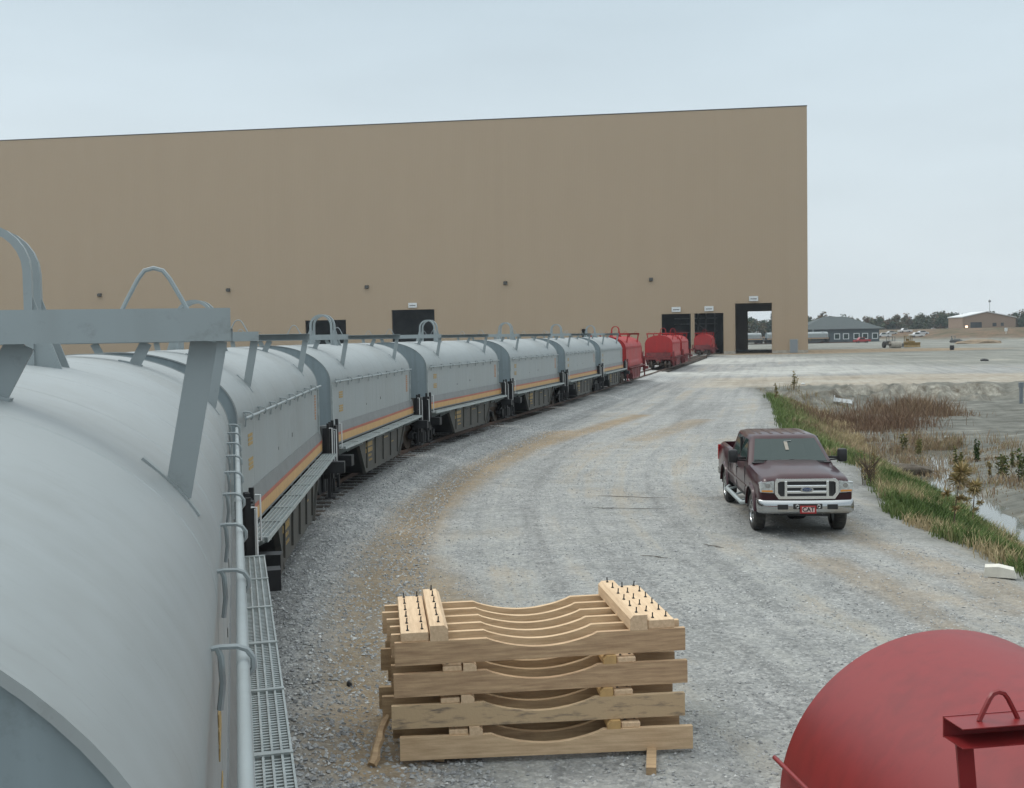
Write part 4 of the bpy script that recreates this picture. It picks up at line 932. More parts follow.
    vs = [(p[0], .03, p[1]) for p in out] + [(p[0], .03, p[1]) for p in inn] + [(p[0] , .12, p[1]) for p in out] + [(p[0], .12, p[1]) for p in inn]
    for i in range(8):
        j = (i + 1) % 8; q.add([vs[i], vs[j], vs[8 + j], vs[8 + i], vs[16 + i], vs[16 + j], vs[24 + j], vs[24 + i]], [(0, 1, 2, 3), (0, 4, 5, 1), (3, 2, 6, 7), (4, 7, 6, 5)])
    for sx in (-1, 1): q.bbox(min(sx * .40, sx * .46), max(sx * .40, sx * .46), .025, .10, .87, 1.20, .01)
    for z in (.965, 1.085): q.bbox(-.41, .41, .022, .09, z - .030, z + .030, .012)
    gr = B(q, 'grille', mat('bright_chrome', (.82, .84, .84), .15, metal=1), body)
    def oval(rx, rz, y0, y1, cx=0, cz=1.022): return MB().prism([(cx + rx * math.cos(a), cz + rz * math.sin(a)) for a in np.linspace(0, 2 * math.pi, 25)[:-1]], y0, y1)
    em = B(oval(.135, .060, .005, .03), 'emblem', M['chrome'], gr)
    B(oval(.098, .036, -.001, .006), 'emblem_field', mat('emblem_blue', (.02, .05, .14), .3), gr)
    fc = bpy.data.curves.new('emblem_script', 'FONT'); fc.body = 'Ford'; fc.size = .07 * S; fc.extrude = .002; fc.align_x = 'CENTER'; fc.align_y = 'CENTER'; fc.shear = .3
    fo = bpy.data.objects.new('emblem_script', fc); COL.objects.link(fo); bpy.context.view_layer.update(); dg = bpy.context.evaluated_depsgraph_get(); fm = bpy.data.meshes.new_from_object(fo.evaluated_get(dg)); bpy.data.objects.remove(fo)
    fm.materials.clear(); fm.materials.append(M['chrome']); fo = link_mesh('emblem_script', fm, gr); fo.location = (0, -.004 * S, 1.022 * S); fo.rotation_euler = (R(90), 0, 0)
    for sx in (-1, 1):
        q = MB(); q.prism([(sx * .67, .945), (sx * .95, .965), (sx * .965, 1.165), (sx * .67, 1.20)], .055, .2); h_ = B(q, 'headlight', M['glass_lamp'], body)
        q = MB(); q.prism([(sx * .80 + .055 * math.cos(a), 1.10 + .05 * math.sin(a)) for a in np.linspace(0, 6.28, 14)[:-1]], .045, .06); B(q, 'reflector', M['chrome'], h_)
        q = MB(); q.prism([(sx * .70, .965), (sx * .93, .975), (sx * .93, 1.01), (sx * .70, 1.005)], .046, .058); B(q, 'indicator_lens', M['amber'], h_)
    # bumper: chrome, wrapped corners, with dark openings
    pts = [(-1.0, .42), (-.985, .12), (-.9, .02), (-.5, -.04), (0, -.055), (.5, -.04), (.9, .02), (.985, .12), (1.0, .42)]
    zl = [(.52, .04), (.56, .0), (.66, -.012), (.76, 0), (.795, .03)]
    vs = []; k = len(pts)
    for (z, o_) in zl: vs += [(p[0] * (1 - o_ * .3), p[1] + o_, z) for p in pts]
    for (z, o_) in reversed(zl): vs += [(p[0] * .96, p[1] + .06 + o_, z) for p in pts]
    q = MB().add(vs, [(i * k + j, i * k + j + 1, ((i + 1) % 10) * k + j + 1, ((i + 1) % 10) * k + j) for i in range(10) for j in range(k - 1)] + [tuple(i * k for i in range(10)), tuple(i * k + k - 1 for i in reversed(range(10)))])
    bp_ = B(q, 'front_bumper', M['chrome'], t, smooth=True)
    for xa, xb_ in ((-.62, -.40), (.40, .62)):
        B(MB().bbox(xa, xb_, -.062, .02, .615, .72, .012), 'air_slot', M['plastic'], bp_)
    B(MB().bbox(-.30, .30, -.070, .01, .625, .735, .012), 'tow_opening', M['plastic'], bp_)
    for sx in (-1, 1):
        q = MB(); q.tube([(sx * .22 + .03 * math.cos(a), -.085, .68 + .03 * math.sin(a)) for a in np.linspace(0, 6.28, 12)], .014, 6); B(q, 'tow_hook', M['chrome'], bp_)
        q = MB(); q.bbox(min(sx * .72, sx * .90), max(sx * .72, sx * .90), -.025, .03, .60, .70, .01)
    # front plate
    q = MB(); q.bbox(-.165, .165, -.105, -.09, .535, .70, .004); pl = B(q, 'front_plate', mat('plate_red', (.35, .02, .02), .4), bp_)
    q = MB(); q.bbox(-.13, .13, -.109, -.104, .565, .675, .002); B(q, 'plate_field', mat('plate_pale', (.62, .45, .42), .5), pl)
    fc = bpy.data.curves.new('plate_text', 'FONT'); fc.body = 'CAT'; fc.size = .125 * S; fc.extrude = .001; fc.offset = .004; fc.align_x = 'CENTER'; fc.align_y = 'CENTER'
    fo = bpy.data.objects.new('plate_text', fc); COL.objects.link(fo); bpy.context.view_layer.update(); dg = bpy.context.evaluated_depsgraph_get(); fm = bpy.data.meshes.new_from_object(fo.evaluated_get(dg)); bpy.data.objects.remove(fo)
    fm.materials.clear(); fm.materials.append(M['plastic']); fo = link_mesh('plate_text', fm, pl); fo.location = (0, -.112 * S, .62 * S); fo.rotation_euler = (R(90), 0, 0)
    # rear bumper, tail lamps
    B(MB().bbox(-.98, .98, 6.14, 6.34, .56, .74, .03), 'rear_bumper', M['chrome'])
    for sx in (-1, 1): B(MB().bbox(min(sx * .86, sx * .995), max(sx * .86, sx * .995), 6.12, 6.20, .95, 1.35, .02), 'tail_lamp', mat('tail_red', (.3, .01, .01), .2), body)
    # chassis, wheels, steps
    q = MB(); q.box(-.85, .85, .45, 6.0, .5, .61)
    for xx in (-.45, .45): q.box(xx - .06, xx + .06, .3, 6.1, .44, .56)
    for yy in (1.02, 4.98): q.cyl((-.75, yy, .40), (.75, yy, .40), .06, 10); q.cyl((-.15, yy - .12, .40), (.12, yy + .05, .38), .15, 12)
    q.bar((-.6, .5, .45), (.6, .6, .40), .08, .08); B(q, 'chassis', M['plastic'])
    q = MB()
    for yy in (1.02, 4.98):
        for sx in (-1, 1): q.prism([(yy + .535 * math.cos(a), .43 + .535 * math.sin(a)) for a in np.linspace(0, math.pi, 16)] + [(yy + .50 * math.cos(a), .43 + .50 * math.sin(a)) for a in np.linspace(math.pi, 0, 16)], min(sx * .64, sx * .985), max(sx * .64, sx * .985), 'x')
    B(q, 'wheel_liner', M['plastic'])
    for yy in (1.02, 4.98):
        for sx in (-1, 1):
            xo, xi = sx * .985, sx * .735; prof = [(xi, .27), (xi, .36), (xi + sx * .02, .395), (xi + sx * .05, .41), (xo - sx * .05, .41), (xo - sx * .02, .395), (xo, .36), (xo, .27), (xo - sx * .03, .24)]
            n = 40; q = MB(); vs = [(x, yy + r_ * math.cos(2 * math.pi * i / n), .41 + r_ * math.sin(2 * math.pi * i / n)) for i in range(n) for x, r_ in prof]; k = len(prof)
            q.add(vs, [(i * k + j, i * k + j + 1, ((i + 1) % n) * k + j + 1, ((i + 1) % n) * k + j) for i in range(n) for j in range(k - 1)])
            for i in range(n):   # tread lugs
                a = 2 * math.pi * i / n; q.bar((xi + sx * .05, yy + .412 * math.cos(a), .41 + .412 * math.sin(a)), (xo - sx * .05, yy + .412 * math.cos(a + .05), .41 + .412 * math.sin(a + .05)), .03, .012, upv=(0, math.cos(a), math.sin(a)))
            wh = B(q, 'wheel', M['tyre'], t, smooth=True)
            q = MB(); q.cyl((xi + sx * .03, yy, .41), (xo - sx * .085, yy, .41), .245, 28)
            q.tube([(xo - sx * .02, yy + .245 * math.cos(a), .41 + .245 * math.sin(a)) for a in np.linspace(0, 6.2832, 29)], .018, 6)
            for i in range(8):
                a = i * math.pi / 4; q.bar((xo - sx * .045, yy + .06 * math.cos(a), .41 + .06 * math.sin(a)), (xo - sx * .03, yy + .235 * math.cos(a), .41 + .235 * math.sin(a)), .06, .03, upv=(1, 0, 0))
            q.cyl((xo - sx * .09, yy, .41), (xo + sx * .005, yy, .41), .07, 16); B(q, 'rim', M['chrome'], wh, smooth=True)
    for sx in (-1, 1):
        q = MB(); q.tube([(sx * .98, 1.72, .50), (sx * 1.06, 1.85, .47), (sx * 1.06, 4.1, .47), (sx * .98, 4.22, .50)], .05, 10)
        for yy in (2.1, 3.0, 3.9): q.bar((sx * .8, yy, .55), (sx * 1.04, yy, .48), .06, .04)
        B(q, 'side_step', M['grate'], t, smooth=True)
    # tool box across the bed
    return t
tr = truck(); tr.location = (5.66, 20.15, 0); tr.rotation_euler = (0, 0, R(-3.3)); tr.location.z = float(hfield(np.array([5.7]), np.array([22.])).mean())
tag(tr, 'maroon crew cab pickup truck with chrome grille parked on the gravel by the ditch', 'pickup truck')
tbx = MB(); tbx.bbox(-.7, .7, 0, .42, 0, .28, .02); o = tbx.build('tool_box', M['plastic']); 
cc, sn = math.cos(R(-3.3)), math.sin(R(-3.3)); lx, ly = 0, 4.05; o.location = (5.66 + lx * cc - ly * sn, 20.15 + lx * sn + ly * cc, tr.location.z + .91); o.rotation_euler = (0, 0, R(-3.3)); o.scale = (1, 1, 1)
tag(o, 'black tool box lying in the bed of the maroon pickup', 'tool box')

# ------------------------------------------------------------------ vegetation on the ditch
def blades(name, X, Y, hgt, wid, tint, lean, mt, label, cat, bend=.35):
    n = len(X); Z = hfield(X, Y); a = rng.random(n) * 6.283; lx = np.cos(a) * lean * hgt * rng.random(n); ly = np.sin(a) * lean * hgt * rng.random(n)
    wa = rng.random(n) * 6.283; wx, wy = np.cos(wa) * wid / 2, np.sin(wa) * wid / 2
    V = np.zeros((n, 5, 3)); V[:, 0] = np.stack([X - wx, Y - wy, Z - .03], 1); V[:, 1] = np.stack([X + wx, Y + wy, Z - .03], 1)
    V[:, 2] = np.stack([X + wx * .8 + lx * bend, Y + wy * .8 + ly * bend, Z + hgt * .55], 1); V[:, 3] = np.stack([X - wx * .8 + lx * bend, Y - wy * .8 + ly * bend, Z + hgt * .55], 1); V[:, 4] = np.stack([X + lx, Y + ly, Z + hgt], 1)
    base = np.arange(n)[:, None] * 5; F3 = np.concatenate([base + np.array([0, 1, 2]), base + np.array([0, 2, 3]), base + np.array([3, 2, 4])])
    o = numesh(name, V.reshape(-1, 3), F3, mt, attr=np.repeat(tint, 5)); tag(o, label, cat, kind='stuff'); return o
veg = tint_mat('grass_blades', [(0, (.065, .105, .028)), (.35, (.105, .155, .045)), (.6, (.17, .20, .08)), (.8, (.29, .25, .13)), (1, (.40, .32, .19))])
def sample(n, ymin, ymax, dmin, dmax):
    Y = rng.uniform(ymin, ymax, n); X = np.interp(Y, edge[:, 1], edge[:, 0]) + rng.uniform(dmin, dmax, n); return X, Y
X, Y = sample(90000, 12, 34, .35, 4.6)
dd, _ = poly_dist(X, Y, edge); dens = sst(.3, 1.2, dd + (fbm(X, Y, 1.2, 41) - .5) * 1.6) * (1 - sst(3.2, 4.4, dd + (fbm(X, Y, .9, 42) - .5) * 2)); kp = rng.random(len(X)) < dens * (.35 + .65 * sst(.35, .55, fbm(X, Y, 1.4, 43)))
X, Y, dd = X[kp], Y[kp], dd[kp]; t_ = np.clip(.08 + .75 * sst(.42, .66, fbm(X, Y, .7, 44)) + rng.normal(0, .13, len(X)) + .25 * (dd > 3.0) + .3 * (dd < .8), 0, 1)
blades('grass', X, Y, .10 + .26 * rng.random(len(X)) * (.6 + .8 * fbm(X, Y, .9, 45)), .022, t_, .9, veg, 'long green and straw coloured grass on the near ditch bank', 'grass')
X, Y = sample(60000, 34, 66, .2, 4.6)
dd, _ = poly_dist(X, Y, edge); kp = rng.random(len(X)) < sst(.1, 1.0, dd) * (1 - sst(2.4, 4.4, dd + (fbm(X, Y, .5, 46) - .5) * 3)) * (.25 + .75 * sst(.42, .58, fbm(X, Y, .8, 47)))
X, Y, dd = X[kp], Y[kp], dd[kp]; t_ = np.clip(.28 + .20 * dd + rng.normal(0, .12, len(X)), 0, 1)
blades('grass', X, Y, .15 + .3 * rng.random(len(X)), .035, t_, .8, veg, 'grass tapering along the gravel edge behind the pickup, green turning brown', 'grass')
brush = tint_mat('dry_brush', [(0, (.13, .075, .05)), (.4, (.21, .14, .09)), (.7, (.31, .235, .145)), (1, (.24, .22, .11))])
def patch(px0, py0, rx, ry, n):
    cx, cy = inv(px0, py0, -1.0); return cx + rng.normal(0, rx, n), cy + rng.normal(0, ry, n)
XX, YY, HH, TT = [], [], [], []
for (px, py, rx, ry, n, h, tn) in [(862, 424, 1.5, 1.7, 5500, .75, .22), (908, 412, 1.4, 1.5, 5500, 1.0, .38), (830, 418, 1.8, 2.5, 4200, .45, .5), (835, 445, 1.4, 1.8, 3800, .38, .72), (880, 440, 2.2, 1.4, 3800, .40, .55), (925, 452, 2.2, 1.0, 3800, .42, .62), (950, 440, 1.5, 1.2, 2600, .48, .68), (905, 462, 1.2, .8, 2000, .4, .6), (975, 462, 1.7, .9, 1800, .28, .7), (1000, 480, 2.2, .8, 1600, .25, .65), (870, 465, 1.0, 1.1, 2400, .45, .62), (985, 505, 1.0, .6, 350, .2, .7), (800, 405, 1.4, 2.0, 1800, .4, .8), (935, 475, 1.3, .6, 1000, .3, .6)]:
    a, b_ = patch(px, py, rx, ry, n); XX.append(a); YY.append(b_); HH.append(h * (.35 + .65 * rng.random(n))); TT.append(np.clip(tn + rng.normal(0, .15, n), 0, 1))
XX, YY, HH, TT = map(np.concatenate, (XX, YY, HH, TT)); dd, s2 = poly_dist(XX, YY, edge); HH = HH * (.40 + 1.1 * sst(.35, .65, fbm(XX, YY, .8, 63)))
BIG = np.arange(len(XX)) < 11000
kp = (dd * s2 > .8) & (BIG & (rng.random(len(XX)) < .35 + .65 * sst(.4, .55, fbm(XX, YY, .9, 62))) | (rng.random(len(XX)) < .04 + 1.0 * sst(.46, .60, fbm(XX, YY, .9, 61))) | (~BIG & (dd < 7) & (rng.random(len(XX)) < .22)))
blades('dry_brush', XX[kp], YY[kp], HH[kp], .022 + .012 * rng.random(kp.sum()), TT[kp], .8, brush, 'rusty brown dry weeds and brush over the ditch floor', 'brush')

leafm = tint_mat('weed_leaf', [(0, (.03, .06, .02)), (.4, (.07, .11, .03)), (.7, (.22, .20, .08)), (1, (.38, .28, .14))])
stem_m = mat('weed_stem', (.10, .07, .045), .8)
def stalk_plant(px, py, h, rad, kind, label, tintc, nlv=260, nst=5):
    Xc, Yc = inv(px, py, -1.25); zg = float(hfield(np.array([Xc]), np.array([Yc]))[0])
    for _ in range(3): Xc, Yc = inv(px, py, zg); zg = float(hfield(np.array([Xc]), np.array([Yc]))[0])
    root = tag(empty('weed_plant', (Xc, Yc, zg)), label, 'plant', 'weeds standing in the ditch'); q = MB(); LV = []
    for i in range(nst):
        bx_, by_ = random.gauss(0, rad * .28), random.gauss(0, rad * .28); tx, ty = bx_ * 1.3 + random.gauss(0, .03), by_ * 1.3 + random.gauss(0, .03); hh3 = h * random.uniform(.7, 1.0)
        if kind == 'sapling' and i == 0: bx_ = by_ = 0; tx, ty, hh3 = random.gauss(.1, .05), 0, h
        q.tube([(bx_, by_, -.05), (bx_ + (tx - bx_) * .4, by_ + (ty - by_) * .5, hh3 * .5), (tx, ty, hh3)], [.02 if kind == 'sapling' else .012, .014 if kind == 'sapling' else .009, .004], 5)
        LV.append((bx_, by_, tx, ty, hh3))
    if kind == 'bare':
        for i in range(26):
            a = random.uniform(0, 6.28); f = random.uniform(.1, .8); q.tube([(0, 0, h * f * .6), (math.cos(a) * rad * .6, math.sin(a) * rad * .6, h * (f * .6 + .22)), (math.cos(a) * rad * 1.1, math.sin(a) * rad * 1.1, h * (f * .6 + .42))], [.012, .008, .003], 4)
    q.build('stem', stem_m, root)
    if kind == 'sapling':
        tufts = [(LV[0][2], LV[0][3], h * .93, rad), (LV[0][2] * .8, .08, h * .8, rad * .9), (-.12, 0, h * .62, rad * .6), (.2, 0, h * .55, rad * .5), (.05, -.1, h * .42, rad * .45)]
    pts = []
    for i in range(nlv):
        if kind == 'sapling': c = random.choice(tufts[:2] + tufts); p = (c[0], c[1], c[2]); dv = Vector((random.gauss(0, 1), random.gauss(0, 1), random.gauss(.25, .7))).normalized() * c[3] * random.uniform(.4, 1); sz2 = .012
        else:
            s0 = random.choice(LV); f = random.uniform(.12, 1); p = (s0[0] + (s0[2] - s0[0]) * f, s0[1] + (s0[3] - s0[1]) * f, s0[4] * f); dv = Vector((random.gauss(0, 1), random.gauss(0, 1), random.gauss(.5, .5))).normalized() * rad * random.uniform(.25, .6) * (.5 if kind == 'bare' else 1); sz2 = .035 if kind == 'leafy' else .02
        p = Vector(p); sd3 = dv.cross(Vector((random.random(), random.random(), random.random()))).normalized() * sz2
        pts.append([p - sd3 * .2, p + dv * .6 - sd3, p + dv, p + dv * .6 + sd3])
    V = np.array([[tuple(v) for v in r_] for r_ in pts]); n = len(V)
    fo_ = numesh('foliage', V.reshape(-1, 3), np.arange(n * 4).reshape(n, 4), leafm, attr=np.repeat(np.clip(tintc + rng.normal(0, .12, n), 0, 1), 4), parent=root)
    return root
WP = [(976, 462, .95, .16, 'leafy', 'dark green leafy upright weed standing alone on grey clay', .25, 320, 5), (958, 478, 1.1, .20, 'leafy', 'yellow green upright weed just left of the dark green one', .62, 320, 5),
      (917, 458, 1.05, .20, 'leafy', 'olive weed, right one of a pair above the dark mud ledge', .66, 260, 5), (904, 455, .9, .20, 'leafy', 'olive weed, left one of a pair above the dark mud ledge', .6, 240, 5),
      (1001, 478, .85, .26, 'leafy', 'olive weed clump between the dark green weed and the right edge', .58, 260, 7), (1022, 482, 1.1, .22, 'leafy', 'tall green weed cut by the right edge of the photo', .45, 260, 6),
      (990, 476, .55, .16, 'leafy', 'short brown seedhead weed beside the olive clump', .85, 120, 4), (1013, 468, .7, .15, 'leafy', 'thin pale weed behind the tall right edge weed', .55, 120, 4),
      (952, 538, 1.55, .34, 'sapling', 'tall tan tufted sapling rising from the green bank', .92, 620, 1), (972, 528, 1.15, .28, 'sapling', 'shorter leaning tan tufted sapling at the water edge', .9, 420, 1),
      (868, 486, 1.05, .34, 'bare', 'bare brown twiggy bush just right of the pickup', .85, 160, 9), (777, 402, 1.2, .25, 'leafy', 'tall brown weed at the far tip of the grass, left one', .8, 140, 4), (795, 400, 1.3, .3, 'leafy', 'tall brown weed at the far tip of the grass, right one', .75, 160, 5)]
for p in WP: stalk_plant(*p)

# mud ledge, litter, blocks
def lumpy(name, loc, sx, sy, sz_, m_, label, cat, rz=0, amp=.25, sub=3, group=None):
    bm = bmesh.new(); bmesh.ops.create_icosphere(bm, subdivisions=sub, radius=1)
    for v in bm.verts:
        nn = mnoise.noise(v.co * 1.7 + Vector(loc)) + .5 * mnoise.noise(v.co * 4 + Vector(loc)); v.co = v.co * (1 + amp * nn); v.co.x *= sx; v.co.y *= sy; v.co.z *= sz_
    me_ = bpy.data.meshes.new(name); bm.to_mesh(me_); bm.free(); me_.materials.append(m_); o = link_mesh(name, me_); o.location = loc; o.rotation_euler = (0, 0, rz); tag(o, label, cat, group); return o
mud = mat('mud_with_shadow', (.07, .055, .04), .9, color2=(.13, .11, .085), vscale=4, bump=.6, bscale=9)  # earth colour darkened to hold the shadow along the ledge
x0, y0 = inv(900, 472, -1.35); lumpy('mud_ledge', (x0, y0, -1.3), 1.25, .35, .28, mud, 'low mud ledge above the puddle, its shadow painted into the dark colour', 'mud bank', 0, .2)
x0, y0 = inv(349.5, 689, .02); lumpy('rubber_scrap', (x0, y0, .05), .035, .04, .06, M['plastic'], 'small black scrap standing on the gravel left of the timber stack', 'scrap')
sty = mat('foam_block', (.62, .60, .53), .8, var=.1, vscale=5)
x0, y0 = inv(1000, 578, 0.0); b = MB(); b.prism([(-.24, 0), (.24, 0), (.20, .13), (-.02, .17), (-.22, .15)], -.13, .13); o = b.build('foam_block', sty); o.location = (x0, y0, .01 + float(hfield(np.array([x0]), np.array([y0]))[0])); o.rotation_euler = (0, 0, R(-25)); tag(o, 'cream coloured angular block lying at the gravel edge by the right grass', 'block')
x0, y0 = inv(843, 393, -.3); zg = float(hfield(np.array([x0]), np.array([y0]))[0]); b = MB(); b.box(-.62, .62, -.02, .02, 0, .30); b.box(-.62, .62, -.35, -.02, -.02, .0); b.box(-.64, -.60, -.35, .25, 0, .42); b.box(.60, .64, -.35, .25, 0, .42); o = b.build('discarded_frame', M['white']); o.location = (x0, y0, zg + .12); o.rotation_euler = (R(-12), R(8), R(-20)); tag(o, 'white sheet metal frame discarded on the clay slope', 'metal frame')
for i, (px, py, s2_, lab) in enumerate([(803, 384.5, .16, 'pale rock at the top of the slope left of the white frame'), (867, 400.5, .12, 'white litter scrap right of and below the discarded frame'), (857, 448, .11, 'white scrap in the straw weeds above the pickup mirror'), (946, 447, .09, 'white scrap left of the dark green weed')]):
    x0, y0 = inv(px, py, -.6); zg = float(hfield(np.array([x0]), np.array([y0]))[0]); x0, y0 = inv(px, py, zg); zg = float(hfield(np.array([x0]), np.array([y0]))[0])
    lumpy('litter', (x0, y0, zg + .05), s2_, s2_ * .7, s2_ * .5, M['white'], lab, 'litter', .4 * i, .35, 2, 'white scraps in the ditch')
x0, y0 = inv(1021, 404, -1.2); b = MB(); b.box(-.10, .10, -.06, .06, 0, 1.3); b.bbox(-.16, .16, -.08, .08, 1.1, 1.45, .02); o = b.build('marker_post', mat('grey_post', (.16, .18, .20), .6)); o.location = (x0, y0, float(hfield(np.array([x0]), np.array([y0]))[0])); tag(o, 'grey utility marker post at the foot of the eroded bank', 'post')

# ------------------------------------------------------------------ far background
def at(px, py, z=0): return inv(px, py, z)
# office with hip roof
of = tag(empty('office_building', (121.5, 392, 0)), 'single storey grey office with a green grey hip roof and white framed windows', 'building')
wb_ = MB(); wb_.box(-15, 13, -8, 8, 0, 5.0); wl = wb_.build('wall', mat('blue_grey_block', (.075, .095, .105), .8, var=.1), of)
rb = MB(); rb.add([(-16.2, -9.2, 4.95), (14.2, -9.2, 4.95), (14.2, 9.2, 4.95), (-16.2, 9.2, 4.95), (-5, 0, 9.4), (3, 0, 9.4)], [(0, 1, 5, 4), (1, 2, 5), (2, 3, 4, 5), (3, 0, 4), (3, 2, 1, 0)]); rf = rb.build('roof', mat('slate_shingle', (.065, .080, .080), .85, var=.12, vscale=2), of)
b = MB(); b.box(-16.25, 14.25, -9.28, -9.2, 4.7, 4.95); b.box(14.2, 14.28, -9.2, 9.2, 4.7, 4.95); b.build('fascia', M['band'], rf)
for px in (837.6, 846.5, 857, 865.6, 875.5):
    xx = (px - 512) / F * 384 - 121.5; b = MB(); b.box(xx - 1.1, xx + 1.1, -8.06, -8.0, 1.0, 3.2); fr = b.build('window', M['white'], of); b = MB(); b.box(xx - .8, xx + .8, -8.09, -8.062, 1.25, 2.9); b.build('pane', M['glass'], fr)
# tan shed on the berm
shx0, shx1 = (963 - 512) / F * 430, (1016 - 512) / F * 430; sh = tag(empty('storage_shed', ((shx0 + shx1) / 2, 430, 4.1)), 'distant tan metal shed with a white roof edge on the brown embankment', 'building')
hw = (shx1 - shx0) / 2; b = MB(); b.prism([(-hw, -1), (hw, -1), (hw, 4.2), (-hw * .1, 6.6), (-hw, 4.6)], 0, 14); b.build('wall', mat('shed_tan', (.27, .20, .15), .8, var=.08), sh)
b = MB(); b.prism([(-hw - .3, 4.6), (-hw * .1, 6.7), (hw + .3, 4.2), (hw + .3, 4.45), (-hw * .1, 7.0), (-hw - .3, 4.95)], -.4, 14.4); b.build('roof', M['white'], sh)
for xx, w_, z0, z1 in ((-5.3, 4.6, .3, 2.6), (2.2, 1.6, .8, 2.2), (5.4, 1.2, .9, 2.2)): MB().box(xx - w_ / 2, xx + w_ / 2, -.06, -.01, z0, z1).build('opening', M['inside'], sh)
b = MB(); b.tube([(0, 0, -.5), (0, 0, 13)], .09, 6); b.bbox(-.5, .5, -.2, .2, 11.8, 12.6, .05); o = b.build('light_mast', M['band']); o.location = ((990 - 512) / F * 452, 452, 3.5); tag(o, 'thin mast rising behind the distant tan shed', 'mast')
# site lamp
em_ = bpy.data.materials.new('site_lamp_glow'); em_.use_nodes = True; bb = em_.node_tree.nodes['Principled BSDF']; bb.inputs['Emission Color'].default_value = (1, .6, .35, 1); bb.inputs['Emission Strength'].default_value = 3
lx, ly = (967 - 512) / F * 395, 395; zg = float(hfield(np.array([lx]), np.array([ly]))[0]); sl_ = tag(empty('site_lamp', (lx, ly, zg)), 'glowing orange lamp in front of the distant tan shed', 'lamp')
MB().tube([(0, 0, -.3), (0, 0, .8)], .08, 6).build('pole', M['band'], sl_); MB().bbox(-.4, .4, -.15, .15, .1 + .3, 1.1, .08).build('lamp_head', em_, sl_)
# cars in the far lot
def small_car(px, py, col, label, truck_=False, rz=0, Y=None):
    x0, y0 = inv(px, py, 0); t = tag(empty('parked_car', (x0, y0, float(hfield(np.array([x0]), np.array([y0]))[0])), rz), label, 'car', 'vehicles parked far across the yard'); mt = mat('car_paint', col, .35, coat=.6)
    prof = [(-2.3, .35), (-2.35, .8), (-1.5, .95), (-.8, 1.45), (.7, 1.47), (1.4, .98), (2.25, .9), (2.3, .35)] if not truck_ else [(-2.7, .45), (-2.75, 1.0), (-1.5, 1.1), (-.9, 1.8), (.6, 1.82), (.75, 1.15), (2.7, 1.15), (2.7, .45)]
    MB().prism([p for p in prof], -.88, .88).build('body', mt, t)
    win = [(-1.35, .98), (-.78, 1.38), (.66, 1.40), (1.2, 1.0)] if not truck_ else [(-1.3, 1.15), (-.85, 1.7), (.5, 1.72), (.6, 1.18)]
    MB().prism(win, -.9, .9).build('windows', M['glass'], t)
    for xx in (-1.45, 1.45):
        for yy in (-.86, .70): MB().cyl((xx, yy - .05, .34), (xx, yy + .18, .34), .34, 14).build('wheel', M['tyre'], t)
    return t
small_car(862, 342.8, (.35, .02, .025), 'red car parked in front of the grey office', True, R(4))
small_car(884, 340.5, (.6, .62, .62), 'white pickup parked just right of the grey office', True, R(-10)); small_car(891, 340.2, (.5, .52, .52), 'silver car beside the white pickup right of the office', False, R(5))
small_car(905, 340, (.6, .6, .6), 'white van behind the yellow bulldozer', True, R(8)); small_car(917, 340.6, (.62, .63, .63), 'white truck right of the bulldozer', True, R(4)); small_car(922, 340.3, (.55, .57, .6), 'pale car at the right end of the far parked row', False, R(4))
# roller
yel = mat('machine_yellow', (.26, .17, .05), .5, var=.2); x0, y0 = at(894, 348); t = tag(empty('road_roller', (x0, y0, 0), R(6)), 'road roller with a pale smooth drum standing on the far clay', 'road roller')
MB().cyl((-1.2, -.6, .75), (1.2, -.6, .75), .75, 24).build('drum', M['conc'], t); b = MB(); b.box(-1.35, -1.22, -1.2, 1.2, .6, .9); b.box(1.22, 1.35, -1.2, 1.2, .6, .9); b.bbox(-1.0, 1.0, .4, 3.4, .7, 1.5, .1); b.build('frame', M['dark'], t)
b = MB(); b.bbox(-.75, .75, 1.0, 2.2, 1.5, 1.6, .03)
for sx in (-.7, .7):
    for yy in (1.0, 2.2): b.box(sx - .05, sx + .05, yy - .05, yy + .05, 1.5, 2.5)
b.bbox(-.85, .85, .9, 2.4, 2.5, 2.6, .03); b.build('canopy', M['band'], t)
for sx in (-.95, .95): MB().cyl((sx - .2, 2.9, .7), (sx + .2, 2.9, .7), .7, 20).build('wheel', M['tyre'], t)
def dozer(px, py, label, rz, s_=1.0, name='bulldozer', mt=yel):
    x0, y0 = at(px, py); t = tag(empty(name, (x0, y0, float(hfield(np.array([x0]), np.array([y0]))[0])), rz), label, 'bulldozer'); t.scale = (s_, s_, s_)
    for sx in (-1, 1):
        b = MB(); b.prism([(-1.6, .45), (-1.3, .12), (1.3, .12), (1.7, .5), (1.4, .85), (-1.3, .85)], sx * .95 - .22, sx * .95 + .22, 'x'); b.build('track', M['dark'], t)
    b = MB(); b.bbox(-.7, .7, -1.7, .2, .6, 1.35, .05); b.bbox(-.7, .7, .2, 1.5, .6, 1.2, .05); b.build('body', mt, t)
    b = MB(); b.add([(-1.6, -2.25, .1), (1.6, -2.25, .1), (1.6, -2.05, .55), (-1.6, -2.05, .55), (1.6, -2.25, 1.05), (-1.6, -2.25, 1.05)], [(0, 1, 2, 3), (3, 2, 4, 5)]); b.box(-1.6, 1.6, -2.05, -1.98, .1, 1.0); b.bar((-1, -2, .4), (-1.0, -.3, .5), .12, .2); b.bar((1, -2, .4), (1.0, -.3, .5), .12, .2); b.build('blade', mt, t)
    b = MB(); 
    for sx in (-.6, .6):
        for yy in (0., 1.1): b.box(sx - .06, sx + .06, yy - .06, yy + .06, 1.2, 2.35)
    b.bbox(-.72, .72, -.15, 1.25, 2.35, 2.45, .03); b.bbox(-.3, .3, .7, .9, 1.2, 1.8, .05); b.build('cab', mt, t); return t
